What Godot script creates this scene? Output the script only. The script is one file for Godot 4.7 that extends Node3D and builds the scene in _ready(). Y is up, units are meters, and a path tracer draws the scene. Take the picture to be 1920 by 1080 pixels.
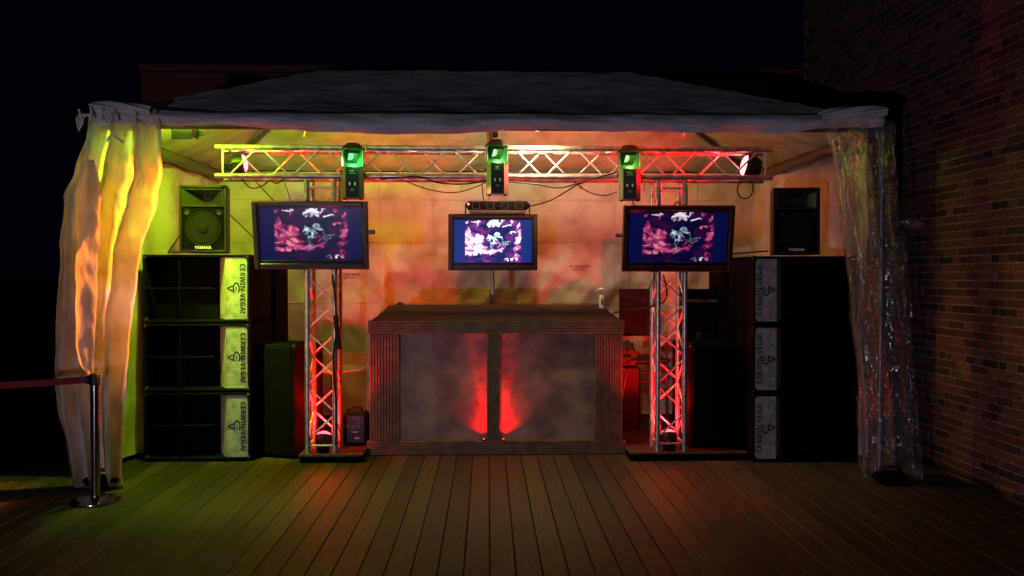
extends Node3D

# ------------------------------------------------------------------ helpers
var M := {}
var names := {}
var rng := RandomNumberGenerator.new()

func numbered(n: String) -> String:
	if not names.has(n):
		names[n] = 0
		return n
	names[n] += 1
	return "%s_%03d" % [n, names[n]]

func thing(called: String, label: String, category: String, at := Vector3.ZERO, group := "") -> Node3D:
	var o := Node3D.new()
	o.name = numbered(called)
	add_child(o)
	o.position = at
	tag(o, label, category, group)
	return o

func tag(o: Node, label: String, category: String, group := "") -> void:
	o.set_meta("label", label)
	o.set_meta("category", category)
	if group != "":
		o.set_meta("group", group)

func structure(called: String, mesh: Mesh, m: Material, label: String) -> MeshInstance3D:
	var o := MeshInstance3D.new()
	o.name = called
	o.mesh = mesh
	o.material_override = m
	add_child(o)
	o.set_meta("kind", "structure")
	o.set_meta("label", label)
	return o

func part(parent: Node, called: String, mesh: Mesh, m: Material, xf := Transform3D.IDENTITY) -> MeshInstance3D:
	var o := MeshInstance3D.new()
	o.name = called
	o.mesh = mesh
	o.material_override = m
	parent.add_child(o, true)
	o.transform = xf
	return o

func ns() -> SurfaceTool:
	var st := SurfaceTool.new()
	st.begin(Mesh.PRIMITIVE_TRIANGLES)
	st.set_smooth_group(-1)
	return st

func fin(st: SurfaceTool) -> ArrayMesh:
	st.generate_normals()
	return st.commit()

func tri(st: SurfaceTool, a: Vector3, b: Vector3, c: Vector3, out: Vector3) -> void:
	if (a - c).cross(a - b).dot(out) >= 0.0:
		st.add_vertex(a); st.add_vertex(b); st.add_vertex(c)
	else:
		st.add_vertex(a); st.add_vertex(c); st.add_vertex(b)

func quad(st: SurfaceTool, a: Vector3, b: Vector3, c: Vector3, d: Vector3, out: Vector3) -> void:
	tri(st, a, b, c, out)
	tri(st, a, c, d, out)

# chamfered box, centre c, size s, bevel b
func cb(st: SurfaceTool, c: Vector3, s: Vector3, b: float, bs := Basis.IDENTITY) -> void:
	st.set_smooth_group(-1)
	var h := s * 0.5
	b = minf(b, minf(h.x, minf(h.y, h.z)) * 0.8)
	var P := {}
	for i in 8:
		var sg := Vector3(1 if i & 1 else -1, 1 if i & 2 else -1, 1 if i & 4 else -1)
		for ax in 3:
			var p := Vector3.ZERO
			for k in 3:
				p[k] = sg[k] * (h[k] if k == ax else h[k] - b)
			P[i * 3 + ax] = c + bs * p
	for ax in 3:
		for s2 in [0, 1]:
			var ids := []
			for q in [[0, 0], [1, 0], [1, 1], [0, 1]]:
				var a1 := (ax + 1) % 3
				var a2 := (ax + 2) % 3
				ids.append(P[((s2 << ax) | (int(q[0]) << a1) | (int(q[1]) << a2)) * 3 + ax])
			var o := Vector3.ZERO
			o[ax] = 1.0 if s2 == 1 else -1.0
			quad(st, ids[0], ids[1], ids[2], ids[3], bs * o)
	for ax in 3:
		var a1 := (ax + 1) % 3
		var a2 := (ax + 2) % 3
		for q in [[0, 0], [1, 0], [1, 1], [0, 1]]:
			var i0 := (int(q[0]) << a1) | (int(q[1]) << a2)
			var i1 := i0 | (1 << ax)
			var o := Vector3.ZERO
			o[a1] = 1.0 if q[0] == 1 else -1.0
			o[a2] = 1.0 if q[1] == 1 else -1.0
			quad(st, P[i0 * 3 + a1], P[i1 * 3 + a1], P[i1 * 3 + a2], P[i0 * 3 + a2], bs * o)
	for i in 8:
		var sg := Vector3(1 if i & 1 else -1, 1 if i & 2 else -1, 1 if i & 4 else -1)
		tri(st, P[i * 3], P[i * 3 + 1], P[i * 3 + 2], bs * sg)

func cbm(s: Vector3, b: float, c := Vector3.ZERO, bs := Basis.IDENTITY) -> ArrayMesh:
	var st := ns()
	cb(st, c, s, b, bs)
	return fin(st)

func frame_of(d: Vector3) -> Array:
	var n := d.normalized()
	var u := n.cross(Vector3.UP if absf(n.y) < 0.9 else Vector3.RIGHT).normalized()
	return [u, n.cross(u).normalized(), n]

func tube(st: SurfaceTool, a: Vector3, b: Vector3, r: float, n := 10, r2 := -1.0) -> void:
	if r2 < 0.0: r2 = r
	var fr := frame_of(b - a)
	for i in n:
		var t0 := TAU * i / n
		var t1 := TAU * (i + 1) / n
		var d0: Vector3 = fr[0] * cos(t0) + fr[1] * sin(t0)
		var d1: Vector3 = fr[0] * cos(t1) + fr[1] * sin(t1)
		st.set_smooth_group(1)
		quad(st, a + d0 * r, a + d1 * r, b + d1 * r2, b + d0 * r2, d0 + d1)
		st.set_smooth_group(-1)
		tri(st, a, a + d0 * r, a + d1 * r, a - b)
		tri(st, b, b + d0 * r2, b + d1 * r2, b - a)

func path_tube(st: SurfaceTool, pts: Array, r: float, n := 6) -> void:
	var rings := []
	for k in pts.size():
		var d: Vector3 = pts[mini(k + 1, pts.size() - 1)] - pts[maxi(k - 1, 0)]
		var fr := frame_of(d)
		var ring := []
		for i in n:
			var t := TAU * i / n
			ring.append(pts[k] + (fr[0] * cos(t) + fr[1] * sin(t)) * r)
		rings.append(ring)
	st.set_smooth_group(1)
	for k in rings.size() - 1:
		for i in n:
			var j := (i + 1) % n
			var mid: Vector3 = (rings[k][i] + rings[k][j]) * 0.5
			quad(st, rings[k][i], rings[k][j], rings[k + 1][j], rings[k + 1][i], mid - pts[k])
	st.set_smooth_group(-1)

# hanging curve through points, smoothed
func curve(ctrl: Array, steps := 8) -> Array:
	var out := []
	for k in ctrl.size() - 1:
		var p0: Vector3 = ctrl[maxi(k - 1, 0)]
		var p1: Vector3 = ctrl[k]
		var p2: Vector3 = ctrl[k + 1]
		var p3: Vector3 = ctrl[mini(k + 2, ctrl.size() - 1)]
		for i in steps:
			out.append(p1.cubic_interpolate(p2, p0, p3, float(i) / steps))
	out.append(ctrl[-1])
	return out

# profile: Array of Vector2(radius, height); axis along local Y of xf
func lathe(st: SurfaceTool, prof: Array, n: int, xf := Transform3D.IDENTITY, sm := 1) -> void:
	for k in prof.size() - 1:
		var p: Vector2 = prof[k]
		var q: Vector2 = prof[k + 1]
		for i in n:
			var t0 := TAU * i / n
			var t1 := TAU * (i + 1) / n
			var d0 := Vector3(cos(t0), 0, sin(t0))
			var d1 := Vector3(cos(t1), 0, sin(t1))
			var nr := Vector2(q.y - p.y, p.x - q.x)
			var o := xf.basis * (((d0 + d1) * 0.5) * nr.x + Vector3.UP * nr.y)
			st.set_smooth_group(sm + k if sm > 0 and nr.normalized().dot(Vector2(1, 0)) < 0.3 else sm)
			var a := xf * (d0 * p.x + Vector3.UP * p.y)
			var b := xf * (d1 * p.x + Vector3.UP * p.y)
			var c := xf * (d1 * q.x + Vector3.UP * q.y)
			var d := xf * (d0 * q.x + Vector3.UP * q.y)
			if p.x > 1e-5: tri(st, a, b, c, o)
			if q.x > 1e-5: tri(st, a, c, d, o)
	st.set_smooth_group(-1)

func grid(st: SurfaceTool, f: Callable, nu: int, nv: int) -> void:
	var pts := []
	for j in nv + 1:
		var row := PackedVector3Array()
		for i in nu + 1:
			row.append(f.call(float(i) / nu, float(j) / nv))
		pts.append(row)
	st.set_smooth_group(1)
	for j in nv:
		for i in nu:
			var a: Vector3 = pts[j][i]
			var b: Vector3 = pts[j][i + 1]
			var c: Vector3 = pts[j + 1][i + 1]
			var d: Vector3 = pts[j + 1][i]
			st.add_vertex(a); st.add_vertex(b); st.add_vertex(c)
			st.add_vertex(a); st.add_vertex(c); st.add_vertex(d)
	st.set_smooth_group(-1)

# board with ridges that run along local x, ridges face +z, back at z = 0
func ribbed(st: SurfaceTool, L: float, H: float, T: float, n: int, d: float, xf: Transform3D) -> void:
	st.set_smooth_group(-1)
	var prof := []
	var p := H / n
	for i in n:
		var y0 := -H * 0.5 + p * i
		prof.append(Vector2(y0, T - d))
		prof.append(Vector2(y0 + p * 0.22, T - d))
		prof.append(Vector2(y0 + p * 0.32, T))
		prof.append(Vector2(y0 + p * 0.9, T))
	prof.append(Vector2(H * 0.5, T - d))
	for i in prof.size() - 1:
		var a: Vector2 = prof[i]
		var b: Vector2 = prof[i + 1]
		var nr := Vector3(0, -(b.y - a.y), b.x - a.x)
		quad(st, xf * Vector3(-L / 2, a.x, a.y), xf * Vector3(L / 2, a.x, a.y), xf * Vector3(L / 2, b.x, b.y), xf * Vector3(-L / 2, b.x, b.y), xf.basis * nr)
		for s in [-1.0, 1.0]:
			quad(st, xf * Vector3(s * L / 2, a.x, a.y), xf * Vector3(s * L / 2, b.x, b.y), xf * Vector3(s * L / 2, b.x, 0), xf * Vector3(s * L / 2, a.x, 0), xf.basis * Vector3(s, 0, 0))
	for s in [-1.0, 1.0]:
		quad(st, xf * Vector3(-L / 2, s * H / 2, 0), xf * Vector3(L / 2, s * H / 2, 0), xf * Vector3(L / 2, s * H / 2, T - d), xf * Vector3(-L / 2, s * H / 2, T - d), xf.basis * Vector3(0, s, 0))
	quad(st, xf * Vector3(-L / 2, -H / 2, 0), xf * Vector3(L / 2, -H / 2, 0), xf * Vector3(L / 2, H / 2, 0), xf * Vector3(-L / 2, H / 2, 0), xf.basis * Vector3(0, 0, -1))

func text_mesh(s: String, height: float, depth := 0.002, bold := 500) -> TextMesh:
	var t := TextMesh.new()
	var f := SystemFont.new()
	f.font_names = PackedStringArray(["Droid Sans"])
	f.font_weight = bold
	t.font = f
	t.text = s
	t.font_size = 64
	t.pixel_size = height / 46.0
	t.depth = depth
	t.curve_step = 2.0
	return t

func noise_tex(seed_: int, freq: float, cols: Array, offs: Array, size := 512, oct := 4, normal := false, bump := 4.0) -> NoiseTexture2D:
	var n := FastNoiseLite.new()
	n.seed = seed_
	n.noise_type = FastNoiseLite.TYPE_SIMPLEX_SMOOTH
	n.frequency = freq
	n.fractal_octaves = oct
	var t := NoiseTexture2D.new()
	t.width = size
	t.height = size
	t.seamless = true
	t.noise = n
	if normal:
		t.as_normal_map = true
		t.bump_strength = bump
	else:
		var g := Gradient.new()
		g.colors = PackedColorArray(cols)
		g.offsets = PackedFloat32Array(offs)
		t.color_ramp = g
	return t

func mat(col: Color, rough := 0.6, metal := 0.0, tex: Texture2D = null, scale_ := Vector3.ONE, nrm: Texture2D = null, nscale := 0.5, world := true) -> StandardMaterial3D:
	var m := StandardMaterial3D.new()
	m.albedo_color = col
	m.roughness = rough
	m.metallic = metal
	if tex or nrm:
		m.uv1_triplanar = true
		m.uv1_world_triplanar = world
		m.uv1_scale = scale_
		m.albedo_texture = tex
		if nrm:
			m.normal_enabled = true
			m.normal_texture = nrm
			m.normal_scale = nscale
	return m

func glow(col: Color, e: float) -> StandardMaterial3D:
	var m := StandardMaterial3D.new()
	m.albedo_color = Color(0.05, 0.05, 0.05)
	m.emission_enabled = true
	m.emission = col
	m.emission_energy_multiplier = e
	m.roughness = 0.3
	return m

func omni(parent: Node, at: Vector3, col: Color, e: float, size := 0.05) -> OmniLight3D:
	var l := OmniLight3D.new()
	l.name = "light"
	l.light_color = col
	l.light_energy = e
	l.light_size = size
	l.omni_range = 20.0
	l.omni_attenuation = 2.0
	l.shadow_enabled = true
	parent.add_child(l, true)
	l.position = at
	return l

func spot(parent: Node, at: Vector3, to: Vector3, col: Color, e: float, ang: float, size := 0.04, soft := 1.0) -> SpotLight3D:
	var l := SpotLight3D.new()
	l.name = "light"
	l.light_color = col
	l.light_energy = e
	l.light_size = size
	l.spot_range = 25.0
	l.spot_attenuation = 2.0
	l.spot_angle = ang
	l.spot_angle_attenuation = soft
	l.shadow_enabled = true
	parent.add_child(l, true)
	l.position = at
	var d := (to - at).normalized()
	l.basis = Basis.looking_at(d, Vector3.UP if absf(d.y) < 0.95 else Vector3.RIGHT)
	return l

func V(x: float, y: float, z: float) -> Vector3:
	return Vector3(x, y, z)

# ------------------------------------------------------------------ ready
const LIME := Color(0.74, 1.0, 0.10)
const RED := Color(1.0, 0.045, 0.06)

func _ready() -> void:
	rng.seed = 77
	# camera
	var cam := Camera3D.new()
	cam.name = "camera"
	cam.fov = 38.19
	cam.near = 0.05
	cam.far = 600.0
	add_child(cam)
	cam.position = V(0, 1.62, 0)
	cam.rotation_degrees = V(-0.92, -1.69, 0)
	cam.current = true
	# night sky and exposure
	var sk := ProceduralSkyMaterial.new()
	sk.sky_top_color = Color(0.006, 0.003, 0.03)
	sk.sky_horizon_color = Color(0.009, 0.006, 0.032)
	sk.sky_curve = 0.12
	sk.ground_bottom_color = Color(0.006, 0.005, 0.014)
	sk.ground_horizon_color = Color(0.009, 0.006, 0.032)
	sk.sun_angle_max = 1.0
	var sky := Sky.new()
	sky.sky_material = sk
	var env := Environment.new()
	env.background_mode = Environment.BG_SKY
	env.sky = sky
	env.tonemap_mode = Environment.TONE_MAPPER_LINEAR
	env.tonemap_exposure = 1.0
	env.sdfgi_enabled = true
	env.ssao_enabled = true
	env.ssil_enabled = true
	var we := WorldEnvironment.new()
	we.name = "environment"
	we.environment = env
	add_child(we)
	# faint night light
	var sun := DirectionalLight3D.new()
	sun.name = "night_light"
	sun.light_color = Color(0.92, 0.86, 1.0)
	sun.light_energy = 0.006
	sun.light_angular_distance = 2.5
	sun.shadow_enabled = true
	add_child(sun)
	sun.basis = Basis.looking_at(V(0.13, -0.25, -1).normalized())

	materials()
	build_setting()
	build_brick_wall()
	build_back_building()
	build_tent()
	build_curtains()
	build_trusses()
	build_bar()
	build_speakers()
	build_screens()
	build_lamps()
	build_scanners()
	build_small_things()
	build_cables()
	build_stanchions()
	build_bollard()

# ------------------------------------------------------------------ materials
func materials() -> void:
	var w := Color(1, 1, 1)
	var fine := noise_tex(3, 0.02, [], [], 512, 5, true, 3.0)
	var weave := noise_tex(9, 0.09, [], [], 256, 2, true, 2.0)
	M.fine = fine
	# deck boards, weathered brown, five tones
	var grain := noise_tex(11, 0.012, [Color(0.5, 0.45, 0.39), Color(0.70, 0.64, 0.57), Color(0.83, 0.78, 0.71), Color(0.93, 0.88, 0.81)], [0.0, 0.4, 0.62, 1.0], 512, 5)
	var deck := []
	for c in [Color(0.285, 0.275, 0.26), Color(0.33, 0.315, 0.295), Color(0.24, 0.235, 0.225), Color(0.38, 0.36, 0.325), Color(0.305, 0.29, 0.27)]:
		var m := mat(c, 0.62, 0, grain, V(9, 9, 0.55), fine, 0.5)
		m.uv1_offset = V(rng.randf(), rng.randf(), rng.randf())
		deck.append(m)
	M.deck = deck
	M.asphalt = mat(Color(0.23, 0.23, 0.24), 0.9, 0, noise_tex(5, 0.05, [Color(0.6, 0.6, 0.6), w], [0.3, 0.7]), V(0.8, 0.8, 0.8), fine, 0.6)
	# tarpaulin
	var smudge := noise_tex(21, 0.006, [Color(0.80, 0.78, 0.74), Color(0.91, 0.90, 0.87), Color(0.97, 0.97, 0.95)], [0.1, 0.42, 0.75], 512, 6)
	M.tarp = mat(Color(0.86, 0.85, 0.83), 0.55, 0, smudge, V(0.8, 0.8, 0.8), weave, 0.25)
	M.curtain = mat(Color(0.88, 0.86, 0.82), 0.4, 0, noise_tex(23, 0.008, [Color(0.80, 0.77, 0.70), Color(0.92, 0.9, 0.86), w], [0.15, 0.45, 0.8], 512, 5), V(1.1, 0.6, 1.1), weave, 0.3)
	M.curtain.backlight_enabled = true
	M.curtain.backlight = Color(0.95, 0.92, 0.85)
	M.roof = mat(Color(0.80, 0.80, 0.82), 0.5, 0, smudge, V(0.5, 0.5, 0.5), weave, 0.3)
	var vin := StandardMaterial3D.new()
	vin.albedo_color = Color(0.6, 0.58, 0.55, 0.11)
	vin.transparency = BaseMaterial3D.TRANSPARENCY_ALPHA
	vin.roughness = 0.14
	vin.metallic_specular = 1.0
	vin.cull_mode = BaseMaterial3D.CULL_DISABLED
	M.vinyl = vin
	M.steel = mat(Color(0.52, 0.52, 0.53), 0.45, 0.8, noise_tex(31, 0.03, [Color(0.75, 0.75, 0.75), w], [0.3, 0.7], 256), V(3, 3, 3))
	M.beam = mat(Color(0.40, 0.38, 0.36), 0.5, 0.4)
	M.strap = mat(Color(0.8, 0.78, 0.7), 0.7)
	M.alu = mat(Color(0.80, 0.80, 0.80), 0.33, 0.75, noise_tex(33, 0.02, [Color(0.82, 0.82, 0.82), w], [0.3, 0.7], 256), V(2, 2, 2))
	M.alu_brace = mat(Color(0.84, 0.84, 0.84), 0.38, 0.55)
	M.print_red = mat(Color(0.62, 0.12, 0.10), 0.7)
	# bar
	M.bar_wood = mat(Color(0.45, 0.40, 0.31), 0.6, 0, noise_tex(12, 0.01, [Color(0.74, 0.70, 0.64), Color(0.9, 0.87, 0.82), Color(1, 1, 1)], [0.1, 0.5, 0.9], 512, 4), V(1.5, 1.5, 1.5), fine, 0.15)
	M.bar_panel = mat(Color(0.95, 0.92, 0.9), 0.5, 0, noise_tex(41, 0.009, [Color(0.44, 0.37, 0.33), Color(0.51, 0.44, 0.38), Color(0.58, 0.51, 0.43), Color(0.64, 0.57, 0.47)], [0.12, 0.4, 0.6, 0.9], 512, 5), V(0.55, 0.55, 0.55), fine, 0.3)
	M.cover = mat(Color(0.20, 0.12, 0.085), 0.9, 0, smudge, V(1, 1, 1), fine, 0.8)
	M.platform = mat(Color(0.34, 0.29, 0.26), 0.6, 0, grain, V(2, 2, 2), fine, 0.4)
	# boxes
	var carpet := noise_tex(51, 0.25, [], [], 256, 2, true, 4.0)
	M.dead_black = mat(Color(0.05, 0.05, 0.052), 0.95)
	M.dead_black.metallic_specular = 0.15
	M.black_box = mat(Color(0.06, 0.06, 0.063), 0.8, 0, null, V(4, 4, 4), carpet, 0.8)
	M.black_box.metallic_specular = 0.15
	M.black = mat(Color(0.055, 0.055, 0.06), 0.5)
	M.black_shine = mat(Color(0.05, 0.05, 0.055), 0.22)
	M.grille = mat(Color(0.07, 0.07, 0.07), 0.55, 0.3, null, V(8, 8, 8), carpet, 0.9)
	M.grille.metallic_specular = 0.15
	M.horn = mat(Color(0.20, 0.20, 0.20), 0.35)
	M.cone = mat(Color(0.10, 0.10, 0.10), 0.85)
	M.cone.metallic_specular = 0.3
	M.cab_panel = mat(Color(0.70, 0.70, 0.67), 0.55, 0, noise_tex(53, 0.015, [Color(0.82, 0.82, 0.8), w], [0.3, 0.6], 256), V(2, 2, 2))
	M.cab_panel2 = mat(Color(0.55, 0.55, 0.53), 0.5)
	M.badge = mat(Color(0.92, 0.92, 0.9), 0.4)
	M.ink = mat(Color(0.05, 0.05, 0.05), 0.6)
	M.tv_frame = mat(Color(0.17, 0.12, 0.10), 0.32)
	M.tv_bezel = mat(Color(0.05, 0.045, 0.045), 0.25)
	M.scan_side = mat(Color(0.42, 0.36, 0.37), 0.4, 0.2)
	M.mirror = mat(Color(0.9, 0.9, 0.9), 0.08, 1.0)
	M.white = mat(Color(0.85, 0.84, 0.82), 0.4)
	M.table = mat(Color(0.78, 0.74, 0.68), 0.45, 0, smudge, V(2, 2, 2))
	M.belt = mat(Color(0.48, 0.06, 0.08), 0.75, 0, null, V(30, 30, 30), weave, 0.6)
	M.chrome = mat(Color(0.62, 0.61, 0.62), 0.16, 1.0)
	M.cable = mat(Color(0.06, 0.055, 0.05), 0.6)
	M.cloth_red = mat(Color(0.42, 0.30, 0.28), 0.9, 0, smudge, V(2, 2, 2), weave, 0.5)
	# bricks
	var pores := noise_tex(61, 0.03, [Color(0.62, 0.6, 0.58), Color(0.9, 0.88, 0.86), w], [0.15, 0.5, 0.8], 512, 5)
	var br := []
	for c in [Color(0.50, 0.30, 0.25), Color(0.44, 0.25, 0.21), Color(0.55, 0.35, 0.28), Color(0.36, 0.21, 0.19), Color(0.48, 0.33, 0.28), Color(0.25, 0.17, 0.16)]:
		var m := mat(c, 0.88, 0, pores, V(2.3, 2.3, 2.3), fine, 0.9)
		br.append(m)
	M.brick = br
	M.mortar = mat(Color(0.62, 0.57, 0.5), 0.95, 0, pores, V(1.5, 1.5, 1.5), fine, 0.9)

# ------------------------------------------------------------------ ground and deck
func build_setting() -> void:
	var pm := PlaneMesh.new()
	pm.size = Vector2(500, 500)
	var g := structure("ground", pm, M.asphalt, "dark asphalt ground around the wooden deck")
	g.position = V(0, -0.14, -60)
	# deck: a base frame with each board a piece of its own
	var base := ns()
	for k in 14:
		cb(base, V(-0.9, -0.085, -9.4 + k * 0.95), V(9.3, 0.1, 0.05), 0.003)
	var d := structure("deck", fin(base), M.deck[2], "weathered brown wooden deck of long boards")
	var pitch := 0.1432
	var x := -5.5
	var shared := {}
	var i := 0
	while x < 3.78:
		var z := -9.7
		var first := true
		while z < 2.6:
			var L := rng.randf_range(3.0, 5.2)
			if first: L = rng.randf_range(6.2, 9.8)
			first = false
			L = minf(snappedf(L, 0.4), 2.65 - z)
			if L < 0.25: break
			var key := "%.2f" % L
			if not shared.has(key):
				shared[key] = cbm(V(0.139, 0.03, L - 0.003), 0.004)
			var tilt := Basis(V(0, 0, 1), rng.randf_range(-0.006, 0.006))
			part(d, "deck_board", shared[key], M.deck[rng.randi() % 5], Transform3D(tilt, V(x, -0.015 + rng.randf_range(-0.0015, 0.0), z + L / 2)))
			z += L
			i += 1
		x += pitch

# ------------------------------------------------------------------ brick wall on the right
func build_brick_wall() -> void:
	var wall := thing("brick_wall", "red brick building wall with pale mortar beside the clear vinyl curtain", "wall", V(3.9, 0, -7))
	var body := cbm(V(0.3, 6.0, 6.6), 0.002, V(0.15, 2.86, 0.1))
	part(wall, "mortar_bed", body, M.mortar)
	var sm := cbm(V(0.03, 0.0575, 0.203), 0.004)
	var hm := cbm(V(0.03, 0.0575, 0.096), 0.004)
	var rest := []
	for k in 6:
		rest.append(ns())
	var ch := 0.0677
	for c in 84:
		var header := c % 6 == 3
		var bl := 0.096 if header else 0.203
		var z := -10.2 + (0.107 if c % 2 == 1 else 0.0) + (0.05 if header else 0.0)
		while z < -4.1:
			var zc := z + bl / 2
			var y := -0.12 + ch * c + 0.034
			var p := V(0.0085 + rng.randf_range(-0.002, 0.002), y + rng.randf_range(-0.0015, 0.0015), zc + 7.0)
			var mi := rng.randi() % 5
			if header and rng.randf() < 0.5: mi = 5
			if zc > -7.02 and zc < -5.78 and y > -0.1 and y < 2.62:
				part(wall, "brick", hm if header else sm, M.brick[mi], Transform3D(Basis(V(0, 0, 1), rng.randf_range(-0.01, 0.01)), p))
			else:
				cb(rest[mi], p, V(0.03, 0.0575, bl), 0.004)
			z += bl + 0.0102
	for k in 6:
		var o := part(wall, "far_bricks", fin(rest[k]), M.brick[k])
		o.set_meta("kind", "stuff")

func build_back_building() -> void:
	var b := thing("brick_building", "dark low brick building standing behind the tent roof", "building", V(0, 0, -11))
	part(b, "wall", cbm(V(8.9, 4.4, 0.6), 0.01, V(-0.045, 2.06, -0.3)), M.brick[1])
	part(b, "coping", cbm(V(8.96, 0.09, 0.7), 0.01, V(-0.045, 4.307, -0.3)), M.brick[1])
	var f := thing("wall_fitting", "small pale metal fitting on the roof corner of the dark building", "bracket", V(4.28, 4.352, -10.85))
	part(f, "arm", cbm(V(0.03, 0.08, 0.03), 0.004, V(0, 0.04, 0)), M.steel)
	part(f, "plate", cbm(V(0.16, 0.03, 0.09), 0.005, V(0.02, 0.09, 0), Basis(V(0, 0, 1), 0.5)), M.white)

# ------------------------------------------------------------------ tent
const XL := -3.03
const XR := 3.1
const ZF := -6.47
const ZB := -9.58
const EAVE := 2.82
const RIDGE := 3.56
const RX0 := -1.6
const RX1 := 1.35
const RZ := -8.02

func wob(seed_: int, freq: float) -> FastNoiseLite:
	var n := FastNoiseLite.new()
	n.seed = seed_
	n.frequency = freq
	n.fractal_octaves = 3
	return n

func build_tent() -> void:
	var t := thing("party_tent", "white frame tent with hip roof sheltering the stage", "tent")
	# posts
	for p in [[XL, ZF], [XR, ZF], [XL + 0.04, ZB + 0.05], [XR - 0.04, ZB + 0.05]]:
		var st := ns()
		tube(st, V(p[0], 0.006, p[1]), V(p[0], EAVE, p[1]), 0.026, 14)
		var o := part(t, "post", fin(st), M.steel)
		part(o, "foot_plate", cbm(V(0.16, 0.006, 0.16), 0.001, V(p[0], 0.003, p[1])), M.steel)
	var beams := [
		[V(XL, EAVE, ZF), V(XR, EAVE, ZF)], [V(XL, EAVE, ZB), V(XR, EAVE, ZB)],
		[V(XL, EAVE, ZF), V(XL, EAVE, ZB)], [V(XR, EAVE, ZF), V(XR, EAVE, ZB)],
		[V(RX0, RIDGE, RZ), V(RX1, RIDGE, RZ)],
		[V(XL, EAVE, ZF), V(RX0, RIDGE, RZ)], [V(XL, EAVE, ZB), V(RX0, RIDGE, RZ)],
		[V(XR, EAVE, ZF), V(RX1, RIDGE, RZ)], [V(XR, EAVE, ZB), V(RX1, RIDGE, RZ)],
		[V(0.06, EAVE, ZB), V(0.02, RIDGE, RZ)], [V(0.06, EAVE, ZF), V(0.02, RIDGE, RZ)]]
	for i in beams.size():
		var st := ns()
		var r := 0.03 if i < 4 else 0.024
		var off := V(0, -0.055 if i < 9 else -0.12, 0)
		tube(st, beams[i][0] + off, beams[i][1] + off, r, 12)
		part(t, "eave_beam" if i < 4 else ("ridge_beam" if i == 4 else "rafter"), fin(st), M.beam)
	# dark wrap of rolled fabric along both side eaves
	for x in [XL + 0.06, XR - 0.06]:
		var st := ns()
		var pts := []
		for k in 15:
			pts.append(V(x, EAVE - 0.10 + 0.012 * sin(k * 1.9), lerpf(ZF - 0.1, ZB + 0.1, k / 14.0)))
		path_tube(st, pts, 0.052, 10)
		part(t, "rolled_side_wall", fin(st), M.beam)
	# roof panels
	var n1 := wob(5, 0.9)
	var sag := func(p: Vector3, u: float, v: float) -> Vector3:
		p.y += -0.05 * sin(PI * u) * sin(PI * v) + 0.014 * n1.get_noise_2d(p.x * 2.0, p.z * 6.0)
		return p
	var st := ns()
	grid(st, func(u: float, v: float) -> Vector3:
		var a := V(lerpf(XL + 0.06, XR - 0.03, u), EAVE, ZF + 0.03)
		var b := V(lerpf(RX0, RX1, u), RIDGE, RZ)
		var p: Vector3 = sag.call(a.lerp(b, v), u, v)
		p.y += 0.012 * sin(p.x * 9.0 + v * 5.0) * (1.0 - v) + 0.01
		return p, 70, 24)
	part(t, "front_roof_panel", fin(st), M.roof)
	st = ns()
	grid(st, func(u: float, v: float) -> Vector3:
		return sag.call(V(lerpf(XL - 0.03, XR + 0.03, u), EAVE, ZB - 0.03).lerp(V(lerpf(RX0, RX1, u), RIDGE, RZ), v), u, v) + V(0, 0.01, 0), 60, 20)
	part(t, "rear_roof_panel", fin(st), M.roof)
	for s in [[XL - 0.03, RX0], [XR + 0.03, RX1]]:
		st = ns()
		grid(st, func(u: float, v: float) -> Vector3:
			return sag.call(V(s[0], EAVE, lerpf(ZF + 0.03, ZB - 0.03, u)).lerp(V(s[1], RIDGE, RZ), v), u, v) + V(0, 0.01, 0), 30, 20)
		part(t, "end_roof_panel", fin(st), M.roof)
	# white lining seen from inside
	for k in 4:
		st = ns()
		grid(st, func(u: float, v: float) -> Vector3:
			var a := V(lerpf(XL, XR, u), EAVE, ZF)
			if k == 1: a = V(lerpf(XL, XR, u), EAVE, ZB)
			if k == 2: a = V(XL, EAVE, lerpf(ZF, ZB, u))
			if k == 3: a = V(XR, EAVE, lerpf(ZF, ZB, u))
			var b := V(lerpf(RX0, RX1, u), RIDGE, RZ)
			if k == 2: b = V(RX0, RIDGE, RZ)
			if k == 3: b = V(RX1, RIDGE, RZ)
			return sag.call(a.lerp(b, v), u, v) - V(0, 0.016, 0), 40, 16)
		part(t, "roof_lining", fin(st), M.tarp)
	# valance along the front, slack in the middle, bunched at the corners
	st = ns()
	grid(st, func(u: float, v: float) -> Vector3:
		var x := lerpf(XL + 0.06, XR - 0.02, u)
		var e := pow(absf(u * 2 - 1), 6.0)
		var top := EAVE + 0.035 + 0.03 * e
		var bot := 2.712 + 0.05 * pow(absf(u * 2 - 1), 2.0) + 0.02 * n1.get_noise_1d(x * 1.5 + 40.0) + 0.015 * sin(x * 2.3)
		var y := lerpf(top, bot, v)
		var bulge := 0.05 * sin(PI * v) + 0.02 * e * sin(x * 40.0) + 0.02 * n1.get_noise_2d(x * 2.5, v * 2.0) + 0.012 * sin(x * 7.0 + 2.0 * v)
		return V(x, y, ZF + 0.045 + bulge + 0.03 * v), 160, 10)
	part(t, "front_valance", fin(st), M.roof)
	# bunched fabric at the two front corners
	for c in [[XL + 0.16, 1.0, 0.28], [XR - 0.14, -1.0, 0.32]]:
		st = ns()
		grid(st, func(u: float, v: float) -> Vector3:
			var a := TAU * u
			var L: float = c[2]
			var q := sin(PI * clampf(v, 0.02, 0.98))
			var r := 0.045 + 0.03 * q + 0.012 * sin(5 * a + v * 9.0)
			return V(c[0] + c[1] * (v - 0.25) * L * 1.6, 2.885 - 0.03 * v + 0.7 * r * sin(a), ZF + 0.08 + r * cos(a)), 26, 22)
		part(t, "bunched_corner_fabric", fin(st), M.roof)
	# ties below the left corner
	st = ns()
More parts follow.
